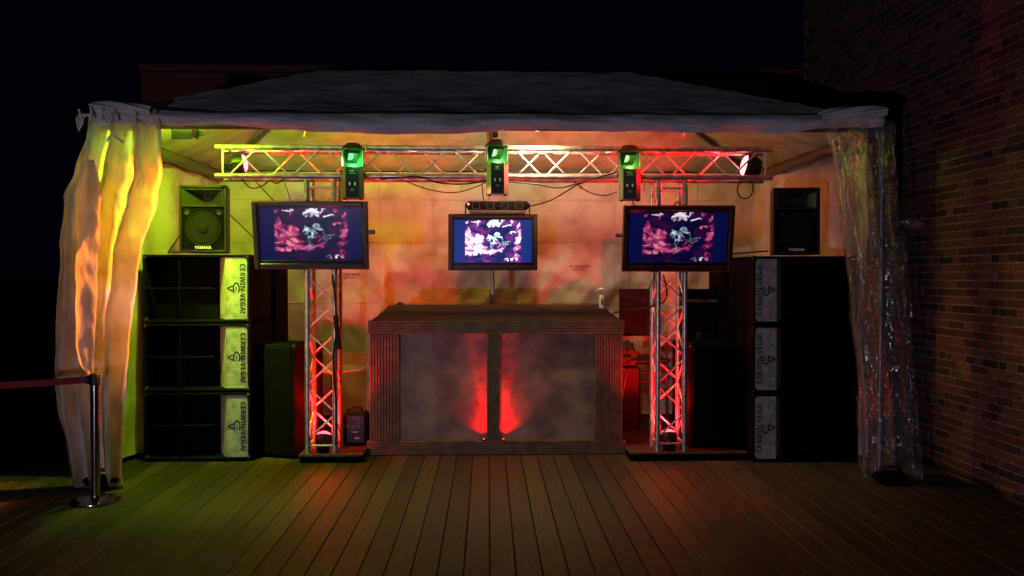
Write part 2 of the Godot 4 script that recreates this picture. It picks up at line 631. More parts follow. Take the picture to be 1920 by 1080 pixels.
	for k in 3:
		path_tube(st, curve([V(-2.99 - 0.02 * k, 2.83, -6.38), V(-3.03 - 0.025 * k, 2.80, -6.36), V(-3.05 - 0.01 * k, 2.74 - 0.02 * k, -6.37)]), 0.008, 6)
	part(t, "tie_strap", fin(st), M.strap)
	# back wall with folds, seams and lettering
	var n2 := wob(8, 0.55)
	var fold := func(x: float, y: float) -> float:
		var w := 0.03 * n2.get_noise_2d(x * 1.3, y * 1.3)
		# diagonal drag folds low in the middle and to the right
		var dx := x * 0.80 - y * 0.62
		var zone := exp(-pow((y - 1.15) / 0.55, 2.0)) * smoothstep(-0.9, 0.1, x) * (1.0 - smoothstep(2.2, 3.0, x))
		w += 0.042 * zone * (sin(dx * 13.0 + 2.0 * n2.get_noise_2d(x, y * 2.0)) + 0.5 * sin(dx * 29.0 + 1.0))
		var low := smoothstep(1.2, 0.2, y)
		w += 0.02 * low * sin(x * 8.0 + 3.0 * n2.get_noise_2d(x * 0.7, 3.0))
		w += 0.010 * sin(x * 3.0) + 0.022 * (1.0 - absf(n2.get_noise_2d(x * 2.2 + y * 1.4 + 30.0, y * 0.9)) * 6.0) * smoothstep(2.5, 1.6, y) * 0.35
		return w
	st = ns()
	grid(st, func(u: float, v: float) -> Vector3:
		var x := lerpf(XL, XR, u)
		var y := lerpf(2.78, 0.02, v)
		return V(x, y, ZB + 0.10 + fold.call(x, y)), 200, 110)
	var bw := part(t, "back_wall", fin(st), M.tarp)
	for y in [1.99, 1.30, 0.72, 2.47]:
		st = ns()
		var pts := []
		for k in 121:
			var x := lerpf(XL + 0.02, XR - 0.02, k / 120.0)
			pts.append(V(x, y, ZB + 0.103 + fold.call(x, y)))
		path_tube(st, pts, 0.006, 6)
		part(bw, "seam", fin(st), M.tarp)
	for x in [-2.05, -1.22, -0.62, 1.45, 2.4]:
		st = ns()
		var pts := []
		for k in 61:
			var y := lerpf(2.76, 0.04, k / 60.0)
			pts.append(V(x, y, ZB + 0.103 + fold.call(x, y)))
		path_tube(st, pts, 0.005, 6)
		part(bw, "seam", fin(st), M.tarp)
	for tx in [[-1.562, 1.604], [1.043, 1.696]]:
		var z: float = ZB + 0.112 + fold.call(tx[0], tx[1])
		var word := part(bw, "lettering", text_mesh("NO SMOKING", 0.027, 0.003, 700), M.print_red, Transform3D(Basis.IDENTITY, V(tx[0], tx[1] + 0.02, z)))
		word.set_meta("label", "small faded red lettering printed on the tent wall")
		st = ns()
		var xx: float = tx[0] - 0.07
		for wd in [5, 3]:
			for k in wd:
				cb(st, V(xx, tx[1] - 0.018, z), V(0.004, 0.026, 0.003), 0.0005)
				cb(st, V(xx + 0.005, tx[1] - 0.018 + 0.009 * (1 - k % 3), z + 0.0005), V(0.009, 0.006, 0.003), 0.0005)
				xx += 0.016
			xx += 0.014
		part(bw, "worn_print_line", fin(st), M.print_red)
	# side walls
	for s in [[XL - 0.03, 1.0, 0.0], [XR - 0.02, -1.0, 4.0]]:
		st = ns()
		grid(st, func(u: float, v: float) -> Vector3:
			var z := lerpf(ZF - (0.24 if s[1] > 0.0 else 0.62), ZB + 0.06, u)
			var y := lerpf(2.74, 0.04, v)
			var w := 0.045 * sin(z * 9.0 + s[2] + 1.5 * n2.get_noise_2d(z, y)) * smoothstep(0.0, 0.3, v + 0.1) + 0.03 * n2.get_noise_2d(z * 2.0 + 9.0, y * 1.5)
			var out := (0.055 if s[1] > 0.0 else 0.20) * smoothstep(-8.6, -7.9, z)
			return V(s[0] + s[1] * (w + 0.05 - out - 0.03), y, z), 70, 50)
		part(t, "side_wall", fin(st), M.tarp)
	# short straps that hang from the roof and the rear beam
	for p in [V(-1.62, 2.98, -7.5), V(1.78, 3.0, -7.5), V(-0.78, 2.72, ZB + 0.16), V(-0.27, 2.72, ZB + 0.16), V(1.05, 2.72, ZB + 0.16), V(1.75, 2.72, ZB + 0.16)]:
		st = ns()
		path_tube(st, curve([p + V(0, 0.05, 0), p + V(0.006, -0.05, 0.01), p + V(-0.012, -0.13, 0.012)]), 0.008, 6)
		part(t, "hanging_strap", fin(st), M.strap)

# ------------------------------------------------------------------ curtains
func edge(tab: Array, y: float, k: int) -> float:
	for i in tab.size() - 1:
		if y <= tab[i][0] and y >= tab[i + 1][0]:
			var f: float = (tab[i][0] - y) / (tab[i][0] - tab[i + 1][0])
			f = f * f * (3 - 2 * f) * 0.5 + f * 0.5
			return lerpf(tab[i][k], tab[i + 1][k], f)
	return tab[-1][k]

func build_curtains() -> void:
	var n := wob(14, 1.1)
	var c := thing("gathered_curtain", "white tarpaulin curtain gathered in folds, glowing yellow at the tent corner", "curtain")
	var tab := [[2.86, -2.99, -2.50], [2.73, -3.01, -2.47], [2.37, -3.10, -2.45], [2.2, -3.18, -2.48], [1.76, -3.21, -2.62], [1.11, -3.235, -2.70], [0.79, -3.25, -2.74], [0.1, -3.16, -2.79], [0.01, -3.13, -2.77]]
	var st := ns()
	grid(st, func(u: float, v: float) -> Vector3:
		var y := lerpf(2.86, 0.012, v)
		var x := lerpf(edge(tab, y, 1), edge(tab, y, 2), u)
		var amp := 0.045 + 0.025 * sin(PI * v)
		var ph := u * TAU * 3.0 + 0.9 * sin(2.4 * v + 0.5) + 0.6 * n.get_noise_2d(u * 2.0, v * 2.0)
		var sq := sin(ph)
		var z := -6.37 + amp * (sq + 0.25 * sin(2.0 * ph + 1.0)) + 0.022 * n.get_noise_2d(x * 5.0, y * 0.8) + 0.011 * sin(u * 46.0 + 1.2 * sin(v * 2.5) + 3.0 * n.get_noise_2d(u, v)) * (0.4 + 0.6 * sin(PI * v)) + 0.004 * n.get_noise_2d(x * 22.0, y * 9.0)
		x += 0.022 * cos(ph) + 0.012 * n.get_noise_2d(y * 3.0, u * 2.0)
		return V(x, y, z), 170, 130)
	part(c, "cloth", fin(st), M.curtain)
	# long pointed flap and short folded flaps hanging over it
	var flaps := [
		[[2.45, -2.905, -2.845], [2.2, -2.95, -2.80], [1.6, -2.985, -2.83], [1.1, -2.985, -2.86], [0.98, -2.96, -2.865], [0.84, -2.872, -2.868]]]
	for k in flaps.size():
		var tb: Array = flaps[k]
		var y0: float = tb[0][0]
		var y1: float = tb[-1][0]
		st = ns()
		grid(st, func(u: float, v: float) -> Vector3:
			var y := lerpf(y0, y1, v)
			var x := lerpf(edge(tb, y, 1), edge(tb, y, 2), u)
			return V(x, y, -6.12 + 0.015 * sin(u * 5.0 + k) + 0.02 * n.get_noise_2d(x * 6.0 + k * 5.0, y * 3.0)), 16, 50)
		part(c, "hanging_flap", fin(st), M.curtain)
	# folded clips at the top
	st = ns()
	for q in [[-2.93, 2.77, 0.3], [-2.86, 2.76, -0.2], [-2.75, 2.75, 0.25], [-2.72, 2.62, -0.5], [-2.66, 2.6, 0.9]]:
		part(c, "tie_tape", cbm(V(0.014, 0.09, 0.004), 0.001, V(q[0], q[1], -6.10), Basis(V(0, 0, 1), q[2])), M.strap)

	# clear vinyl on the right
	var r := thing("vinyl_curtain", "clear crinkled vinyl curtain gathered round the tent post by the brick wall", "curtain")
	var tr := [[2.80, 2.60, 3.19], [2.6, 2.66, 3.20], [2.1, 2.72, 3.26], [1.76, 2.76, 3.31], [1.43, 2.80, 3.33], [0.84, 2.86, 3.37], [0.59, 2.88, 3.40], [0.02, 2.90, 3.46]]
	var cr := wob(31, 2.2)
	cr.fractal_octaves = 4
	for layer in 3:
		st = ns()
		grid(st, func(u: float, v: float) -> Vector3:
			var y := lerpf(2.80, 0.03, v)
			var x := lerpf(edge(tr, y, 1) + 0.05 * layer, edge(tr, y, 2) - 0.07 * layer, u)
			var ph := u * TAU * (2.6 + 0.7 * layer) + 0.8 * sin(2.0 * v + layer) + 1.6 * cr.get_noise_2d(u * 1.2, v * 1.6 + layer * 7.0)
			var z := -6.40 - 0.11 * layer + 0.06 * sin(ph) + 0.035 * cr.get_noise_3d(x * 3.0, y * 1.2, layer * 3.0) + 0.040 * absf(cr.get_noise_3d(x * 9.0, y * 1.3, layer * 5.0)) + 0.010 * absf(cr.get_noise_3d(x * 10.0, y * 5.0, layer * 9.0))
			x += 0.02 * cos(ph)
			return V(x, y, z), 110, 220)
		part(r, "vinyl_layer", fin(st), M.vinyl)
	# knotted lump of vinyl half way up
	st = ns()
	grid(st, func(u: float, v: float) -> Vector3:
		var a := TAU * u
		var q := sin(PI * clampf(v, 0.01, 0.99))
		var rr := (0.05 + 0.03 * cr.get_noise_3d(cos(a) * 3.0, sin(a) * 3.0, v * 4.0)) * q
		return V(3.17 + 0.2 * v, 2.03 - 0.03 * v + rr * sin(a), -6.30 + rr * cos(a)), 30, 20)
	part(r, "knotted_lump", fin(st), M.vinyl)
	# weights at the feet of the front posts
	for s in [[V(-2.95, 0, -6.42), "black sandbag on the foot of the tent post behind the chrome stanchion"], [V(3.12, 0, -6.35), "black sandbag on the foot of the tent post under the clear vinyl"]]:
		var w := thing("sandbag", s[1], "sandbag", s[0], "sandbags on the tent feet")
		st = ns()
		grid(st, func(u: float, v: float) -> Vector3:
			var a := TAU * u
			var b := PI * v
			var q := 1.0 + 0.12 * cr.get_noise_3d(cos(a) * sin(b), cos(b) + s[0].x, sin(a) * sin(b))
			return V(0.13 * cos(a) * sin(b) * q, 0.05 + maxf(0.05 * cos(b) * q, -0.049), 0.09 * sin(a) * sin(b) * q), 30, 16)
		part(w, "bag", fin(st), M.black_box)
		st = ns()
		path_tube(st, curve([V(-0.09, 0.085, 0), V(-0.05, 0.13, 0.03), V(0.05, 0.13, 0.03), V(0.09, 0.085, 0)]), 0.012, 8)
		part(w, "handle", fin(st), M.black)

# ------------------------------------------------------------------ trusses
func rod(parent: Node, called: String, a: Vector3, b: Vector3, r: float, m: Material) -> void:
	var key := "rod%.3f_%.3f" % [r, (b - a).length()]
	if not M.has(key):
		var st := ns()
		tube(st, V(0, 0, 0), V(0, (b - a).length(), 0), r, 10)
		M[key] = fin(st)
	var y := (b - a).normalized()
	var x := y.cross(V(0.31, 0.52, 0.79)).normalized()
	part(parent, called, M[key], m, Transform3D(Basis(x, y, x.cross(y)), a))

func box_truss(t: Node3D, a: Vector3, b: Vector3, u: Vector3, w: Vector3, pitch: float, lead: float) -> void:
	# four chords at a + u*{0,1} + w*{0,1}; zigzag braces on all four faces
	var ax := (b - a)
	var L := ax.length()
	var d := ax / L
	for p in [V(0, 0, 0), u, w, u + w]:
		rod(t, "chord", a + p, b + p, 0.0245, M.alu)
	var n := int(round((L - 2 * lead) / pitch))
	var st := (L - 2 * lead) / n
	var faces := [[V(0, 0, 0), u, 0], [w, u, 1], [V(0, 0, 0), w, 0], [u, w, 1]]
	for f in faces:
		var base: Vector3 = a + f[0]
		var s: Vector3 = f[1]
		for end in [lead * 0.62, L - lead * 0.62]:
			rod(t, "end_rung", base + d * end, base + s + d * end, 0.0095, M.alu_brace)
		for k in n:
			var flip: bool = (k + int(f[2])) % 2 == 0
			var p0: Vector3 = base + d * (lead + st * k + 0.012)
			var p1: Vector3 = base + d * (lead + st * (k + 1) - 0.012)
			rod(t, "brace", p0 + (V(0, 0, 0) if flip else s), p1 + (s if flip else V(0, 0, 0)), 0.0085, M.alu_brace)

func build_trusses() -> void:
	var t := thing("lighting_truss", "long silver box truss spanning the stage above the screens", "truss")
	box_truss(t, V(-2.33, 2.468, -7.22), V(2.49, 2.468, -7.22), V(0, 0.245, 0), V(0, 0, -0.245), 0.27, 0.10)
	for q in [[-1.554, "upright silver box truss holding the screen nearer the stacked white-panelled speakers lit lime"], [1.488, "upright silver box truss beside the bar on the brick wall side"]]:
		var v := thing("truss_tower", q[1], "truss", V(q[0], 0, 0), "upright truss towers")
		box_truss(v, V(0, 0.0735, -7.22), V(0, 2.440, -7.22), V(0.235, 0, 0), V(0, 0, -0.245), 0.25, 0.11)
	# stage platforms under the towers
	for q in [[-1.625, -1.075, "low dark plywood riser under the tower next to the bar and small amplifier"], [1.235, 2.27, "low dark plywood riser under the tower on the brick wall side"]]:
		var p := thing("stage_riser", q[2], "riser", V((q[0] + q[1]) / 2, 0, -7.7), "low stage risers")
		var w: float = q[1] - q[0]
		part(p, "deck_sheet", cbm(V(w, 0.02, 1.06), 0.003, V(0, 0.063, 0)), M.platform)
		part(p, "skirt", cbm(V(w - 0.02, 0.053, 1.03), 0.003, V(0, 0.0265, 0)), M.black_box)

# ------------------------------------------------------------------ bar
func build_bar() -> void:
	var x0 := -1.058
	var x1 := 1.222
	var cx := (x0 + x1) / 2
	var b := thing("dj_booth", "brown wooden booth with ribbed board frame and mottled front panels", "booth", V(cx, 0, -7.49))
	var hw := (x1 - x0) / 2
	var rib := func(called: String, L: float, H: float, n: int, xf: Transform3D) -> void:
		var st := ns()
		ribbed(st, L, H, 0.075, n, 0.012, xf.translated(V(0, 0, -0.045)))
		part(b, called, fin(st), M.bar_wood)
	rib.call("top_rail", hw * 2 + 0.02, 0.122, 5, Transform3D(Basis.IDENTITY, V(0, 1.145, 0.001)))
	rib.call("bottom_rail", hw * 2 + 0.05, 0.122, 5, Transform3D(Basis.IDENTITY, V(0, 0.064, 0.001)))
	var up := Basis(V(0, 0, 1), PI / 2)
	for q in [[-hw + 0.066, 0.128], [-hw + 0.199, 0.134], [(0.055 - cx) * 1.0, 0.122], [hw - 0.062, 0.12], [hw - 0.186, 0.124]]:
		rib.call("upright", 0.955, q[1], 5, Transform3D(up, V(q[0], 0.605, 0.0)))
	var px := 0.055 - cx
	for q in [[-hw + 0.268, px - 0.061], [px + 0.061, hw - 0.25]]:
		part(b, "front_panel", cbm(V(q[1] - q[0] + 0.04, 0.975, 0.012), 0.002, V((q[0] + q[1]) / 2, 0.605, -0.042)), M.bar_panel)
	for s in [-1.0, 1.0]:
		part(b, "side_panel", cbm(V(0.025, 1.19, 0.6), 0.003, V(s * (hw - 0.014), 0.597, -0.32)), M.bar_wood)
	part(b, "counter", cbm(V(hw * 2 - 0.06, 0.025, 0.58), 0.004, V(0, 1.18, -0.32)), M.bar_wood)
	part(b, "shelf", cbm(V(hw * 2 - 0.08, 0.02, 0.5), 0.004, V(0, 0.55, -0.33)), M.bar_wood)
	# draped cover over the equipment
	var c := thing("equipment_cover", "dark brown cloth cover draped over the gear on the booth top", "cover", V(cx, 1.205, -7.49))
	var n := wob(77, 1.6)
	var st := ns()
	grid(st, func(u: float, v: float) -> Vector3:
		var t := (u * 2 - 1)
		# v: 0 front hem .. 0.75 top edge at rear .. 1 back drop
		var zf := clampf(v / 0.78, 0, 1)
		var z := lerpf(0.024, -0.50, zf)
		var rise := 0.125 * (1.0 - pow(1.0 - zf, 1.6))
		var ins := 0.10 * (1.0 - pow(1.0 - zf, 2.2))
		var edge_drop := smoothstep(0.90, 1.0, absf(t))
		var y := 0.004 + rise * (1.0 - edge_drop * 0.98)
		if v > 0.78:
			var q := (v - 0.78) / 0.22
			y = lerpf(y, 0.004, q)
			z -= 0.03 * q
		var x := t * (hw + 0.008 - ins * (1.0 - edge_drop * 0.0))
		if edge_drop > 0.0: x = signf(t) * (lerpf(hw + 0.008 - ins - 0.03, hw + 0.006 - ins * 0.9, edge_drop))
		y += 0.006 * n.get_noise_2d(x * 3.0, z * 5.0) * sin(PI * zf)
		return V(x, maxf(y, 0.003), z), 90, 30)
	part(c, "cloth", fin(st), M.cover)
	# small uplights at the foot of the centre upright
	for s in [[-1.0, "red LED puck glowing at the booth centre post, stack side"], [1.0, "red LED puck glowing at the booth centre post, brick wall side"]]:
		var sx: float = s[0]
		var l := thing("led_puck", s[1], "lamp", V(0.055 + sx * 0.088, 0.126, -7.478), "red LED pucks in the booth front")
		st = ns()
		lathe(st, [Vector2(0, 0), Vector2(0.018, 0), Vector2(0.018, 0.010), Vector2(0.014, 0.012), Vector2(0, 0.012)], 16)
		part(l, "housing", fin(st), M.black)
		st = ns()
		lathe(st, [Vector2(0, 0.0125), Vector2(0.012, 0.0125), Vector2(0.008, 0.017), Vector2(0, 0.018)], 14)
		part(l, "lens_light", fin(st), glow(Color(1, 0.25, 0.25), 3.0))
		for e in [[0.05, 10.0, 2.8], [0.10, 22.0, 0.8], [0.2, 56.0, 0.4]]:
			spot(l, V(0, 0.03, 0.0), V(sx * e[0], 1.0, -0.06), RED, e[2], e[1], 0.012, 1.0)

# ------------------------------------------------------------------ speakers
func build_speakers() -> void:
	# stacked bass cabinets
	for side in [0, 1]:
		for k in 3:
			var lvl: String = ["bottom", "middle", "top"][k]
			var lab: String
			if side == 0:
				lab = "black bass cabinet with lime-lit ribbed white panel, %s of its stack" % lvl
			else:
				lab = "black bass cabinet with dim grey panel beside clear vinyl, %s of its stack" % lvl
			var at := V(-2.515, 0.012 + 0.598 * k, -7.26) if side == 0 else V(2.742, 0.006 + 0.594 * k, -7.09)
			bass_cabinet(at, side == 1, lab, "stacked bass cabinets")
	full_range(V(-2.47, 1.812, -7.32), 0.06, "black two-way loudspeaker lit green on the lime-lit bass stack")
	full_range(V(2.705, 1.795, -7.22), -0.1, "black two-way loudspeaker in shade on the bass stack by the vinyl")
	# plain black cabinets inside the stacks
	for q in [[V(-1.815, 0, -7.62), 0.45, 1.0, 0.46, -0.38, "waist-high plain black cabinet turned inward beside the lime-lit stack"], [V(2.03, 0.074, -7.60), 0.52, 0.93, 0.5, 0.10, "waist-high plain black cabinet on the riser beside the dim stack"], [V(-2.26, 0, -8.50), 0.36, 1.70, 0.5, 0.0, "tall narrow black cabinet behind the lime-lit bass stack"], [V(2.56, 0, -8.45), 0.46, 1.72, 0.5, 0.0, "tall black cabinet behind the dim bass stack"]]:
		var o := thing("black_cabinet", q[5], "speaker", q[0], "plain black speaker cabinets")
		o.rotation.y = q[4]
		part(o, "body", cbm(V(q[1], q[2] - 0.01, q[3]), 0.012, V(0, q[2] / 2 + 0.005, 0)), M.black_box)
		part(o, "grille", cbm(V(q[1] - 0.05, q[2] - 0.06, 0.012), 0.004, V(0, q[2] / 2 + 0.005, q[3] / 2 + 0.003)), M.grille)
		for s in [-1.0, 1.0]:
			part(o, "corner_cap", cbm(V(0.03, 0.03, 0.03), 0.008, V(s * (q[1] / 2 - 0.011), q[2] - 0.011, q[3] / 2 - 0.011)), M.black)

func logo_mesh(h: float) -> ArrayMesh:
	# C-shaped ring with a small core and a V below it
	var st := ns()
	var n := 26
	for k in n:
		var a0 := lerpf(0.75, TAU - 0.75, float(k) / n)
		var a1 := lerpf(0.75, TAU - 0.75, float(k + 1) / n)
		for zz in [0.0, 0.002]:
			quad(st, V(cos(a0) * 0.62, sin(a0) * 0.36 + 0.2, zz / h) * h, V(cos(a1) * 0.62, sin(a1) * 0.36 + 0.2, zz / h) * h, V(cos(a1) * 0.46, sin(a1) * 0.23 + 0.2, zz / h) * h, V(cos(a0) * 0.46, sin(a0) * 0.23 + 0.2, zz / h) * h, V(0, 0, 1 if zz > 0 else -1))
	cb(st, V(0.02, 0.2, 0.001 / h) * h, V(0.42 * h, 0.1 * h, 0.002), 0.0004)
	for s in [-1.0, 1.0]:
		cb(st, V(s * 0.14, -0.42, 0.001 / h) * h, V(0.13 * h, 0.58 * h, 0.002), 0.0004, Basis(V(0, 0, 1), -s * 0.42))
	return fin(st)

func bass_cabinet(at: Vector3, mirror: bool, label: String, group: String) -> void:
	var o := thing("bass_cabinet", label, "speaker", at, group)
	var W := 0.914
	var H := 0.585
	var D := 0.72
	var s := -1.0 if mirror else 1.0
	# shell: four walls and a back so that the ports are real openings
	var t := 0.02
	var st := ns()
	cb(st, V(0, t / 2, -D / 2), V(W, t, D), 0.004)
	cb(st, V(0, H - t / 2, -D / 2), V(W, t, D), 0.004)
	for x in [-1.0, 1.0]:
		cb(st, V(x * (W / 2 - t / 2), H / 2, -D / 2), V(t, H - 2 * t, D), 0.004)
	cb(st, V(0, H / 2, -D + 0.011), V(W - 2 * t, H - 2 * t, 0.02), 0.002)
	part(o, "shell", fin(st), M.black_box)
	# horn mouth grid on the dark part
	var xa := -W / 2 + t
	var xb := 0.135
	var mid := (xa + xb) / 2
	st = ns()
	cb(st, V(s * mid, H / 2, -0.05), V(0.014, H - 2 * t, 0.06), 0.003)
	cb(st, V(s * mid, H / 2, -0.046), V(xb - xa, 0.014, 0.05), 0.003)
	part(o, "mouth_divider", fin(st), M.dead_black)
	part(o, "mouth_back", cbm(V(xb - xa, H - 2 * t, 0.012), 0.002, V(s * mid, H / 2, -0.26)), M.dead_black)
	# sloping inner panel and ribbed white panel
	st = ns()
	var yb := t + 0.002
	var yt := H - t - 0.002
	quad(st, V(s * xb, yb, -0.22), V(s * (xb + 0.112), yb, -0.016), V(s * (xb + 0.112), yt, -0.016), V(s * xb, yt, -0.22), V(-s, 0, 1))
	quad(st, V(s * (xb + 0.002), yb, -0.235), V(s * (xb + 0.114), yb, -0.03), V(s * (xb + 0.114), yt, -0.03), V(s * (xb + 0.002), yt, -0.235), V(s, 0, -1))
	part(o, "horn_throat_panel", fin(st), M.cab_panel)
	st = ns()
	var pw := 0.190
	var pc := xb + 0.114 + pw / 2
	ribbed(st, pw, H - 2 * t - 0.006, 0.016, 34, 0.0035, Transform3D(Basis.IDENTITY, V(s * pc, H / 2, -0.026)))
	var p := part(o, "ribbed_panel", fin(st), M.cab_panel)
	# lettering plate lines, wordmark and emblem, turned on their side
	var turn := Basis(V(0, 0, 1), -PI / 2 if not mirror else PI / 2)
	part(p, "wordmark", text_mesh("CERWIN-VEGA!", 0.044, 0.002, 800), M.ink, Transform3D(turn, V(s * (pc + 0.052), H / 2 + 0.0, -0.0085)))
	part(p, "emblem", logo_mesh(0.085), M.ink, Transform3D(turn, V(s * (pc - 0.02), H / 2, -0.0095)))
	st = ns()
	for e in [[-0.088, 0.0], [0.088, 0.0]]:
		cb(st, V(s * (pc + e[0]), H / 2, -0.009), V(0.002, H - 0.09, 0.002), 0.0005)
	part(p, "border_line", fin(st), M.ink)
	st = ns()
	for e in [V(W / 2 - 0.02, 0.02, -0.02), V(-W / 2 + 0.02, 0.02, -0.02), V(W / 2 - 0.02, H - 0.02, -0.02), V(-W / 2 + 0.02, H - 0.02, -0.02)]:
		part(o, "corner_guard", cbm(V(0.046, 0.046, 0.046), 0.014, e), M.black)

func full_range(at: Vector3, turn: float, label: String) -> void:
	var o := thing("loudspeaker", label, "speaker", at, "two-way loudspeakers on the stacks")
	o.rotation.y = turn
	var W := 0.40
	var H := 0.585
	var D := 0.32
	var f := 0.0
	# tapered cabinet with a frame standing proud around the baffle
	var st := ns()
	var fr := [V(-W / 2, 0, f), V(W / 2, 0, f), V(W / 2, H, f), V(-W / 2, H, f)]
	var bk := [V(-W / 2 + 0.05, 0, f - D), V(W / 2 - 0.05, 0, f - D), V(W / 2 - 0.05, H, f - D), V(-W / 2 + 0.05, H, f - D)]
	var outs := [V(0, -1, 0), V(1, 0, 0.1), V(0, 1, 0), V(-1, 0, 0.1)]
	for k in 4:
		var j := (k + 1) % 4
		quad(st, fr[k], fr[j], bk[j], bk[k], outs[k])
	quad(st, bk[0], bk[1], bk[2], bk[3], V(0, 0, -1))
	# front frame and baffle with the horn opening left out
	cb(st, V(-W / 2 + 0.011, H / 2, f), V(0.022, H, 0.03), 0.004)
	cb(st, V(W / 2 - 0.011, H / 2, f), V(0.022, H, 0.03), 0.004)
	cb(st, V(0, 0.011, f), V(W - 0.044, 0.022, 0.03), 0.004)
	cb(st, V(0, H - 0.011, f), V(W - 0.044, 0.022, 0.03), 0.004)
	part(o, "cabinet", fin(st), M.black)
	var hy0 := H - 0.178
	var hy1 := H - 0.040
	var hx := 0.162
	st = ns()
	cb(st, V(0, (0.022 + hy0 - 0.012) / 2, f - 0.008), V(W - 0.05, hy0 - 0.012 - 0.022, 0.02), 0.003)
	part(o, "baffle", fin(st), M.black_box)
	st = ns()
	for s in [-1.0, 1.0]:
		cb(st, V(s * (hx + 0.007), (hy0 + hy1) / 2, f + 0.004), V(0.014, hy1 - hy0 + 0.02, 0.02), 0.004)
	cb(st, V(0, hy0 - 0.005, f + 0.004), V(hx * 2, 0.011, 0.02), 0.004)
	cb(st, V(0, hy1 + 0.005, f + 0.004), V(hx * 2, 0.011, 0.02), 0.004)
	var tx := 0.035
	var ty0 := (hy0 + hy1) / 2 - 0.028
	var ty1 := (hy0 + hy1) / 2 + 0.028
	var tz := f - 0.13
	var F := [V(-hx, hy0, f + 0.008), V(hx, hy0, f + 0.008), V(hx, hy1, f + 0.008), V(-hx, hy1, f + 0.008)]
	var T := [V(-tx, ty0, tz), V(tx, ty0, tz), V(tx, ty1, tz), V(-tx, ty1, tz)]
	var inn := [V(0, 1, 0.3), V(-1, 0, 0.3), V(0, -1, 0.3), V(1, 0, 0.3)]
	for k in 4:
		var j := (k + 1) % 4
		quad(st, F[k], F[j], T[j], T[k], inn[k])
	part(o, "horn", fin(st), M.horn)
	part(o, "horn_throat", cbm(V(tx * 2, ty1 - ty0, 0.01), 0.001, V(0, (ty0 + ty1) / 2, tz - 0.005)), M.ink)
	# woofer
	var wc := V(0, 0.207, f)
	var face := Transform3D(Basis(V(1, 0, 0), PI / 2), wc)
	st = ns()
	lathe(st, [Vector2(0.152, 0.002), Vector2(0.152, 0.010), Vector2(0.142, 0.012), Vector2(0.136, 0.006), Vector2(0.134, 0.003)], 40, face)
	part(o, "woofer_ring", fin(st), M.cone)
	st = ns()
	lathe(st, [Vector2(0.134, 0.004), Vector2(0.118, 0.010), Vector2(0.104, 0.005), Vector2(0.045, 0.0035), Vector2(0.04, 0.010), Vector2(0.028, 0.017), Vector2(0.0, 0.02)], 36, face)
	part(o, "woofer_cone", fin(st), M.cone)
	for s in [-1.0, 1.0]:
		st = ns()
		lathe(st, [Vector2(0.0, 0.003), Vector2(0.020, 0.003), Vector2(0.022, 0.005), Vector2(0.025, 0.005), Vector2(0.026, 0.002)], 20, Transform3D(Basis(V(1, 0, 0), PI / 2), V(s * 0.135, 0.352, f)))
		part(o, "port", fin(st), M.ink)
	part(o, "wordmark", text_mesh("YAMAHA", 0.024, 0.004, 900), M.badge, Transform3D(Basis.IDENTITY, V(0, 0.044, f + 0.0155)))
	part(o, "name_badge", cbm(V(0.12, 0.034, 0.011), 0.002, V(0, 0.044, f + 0.007)), M.black)

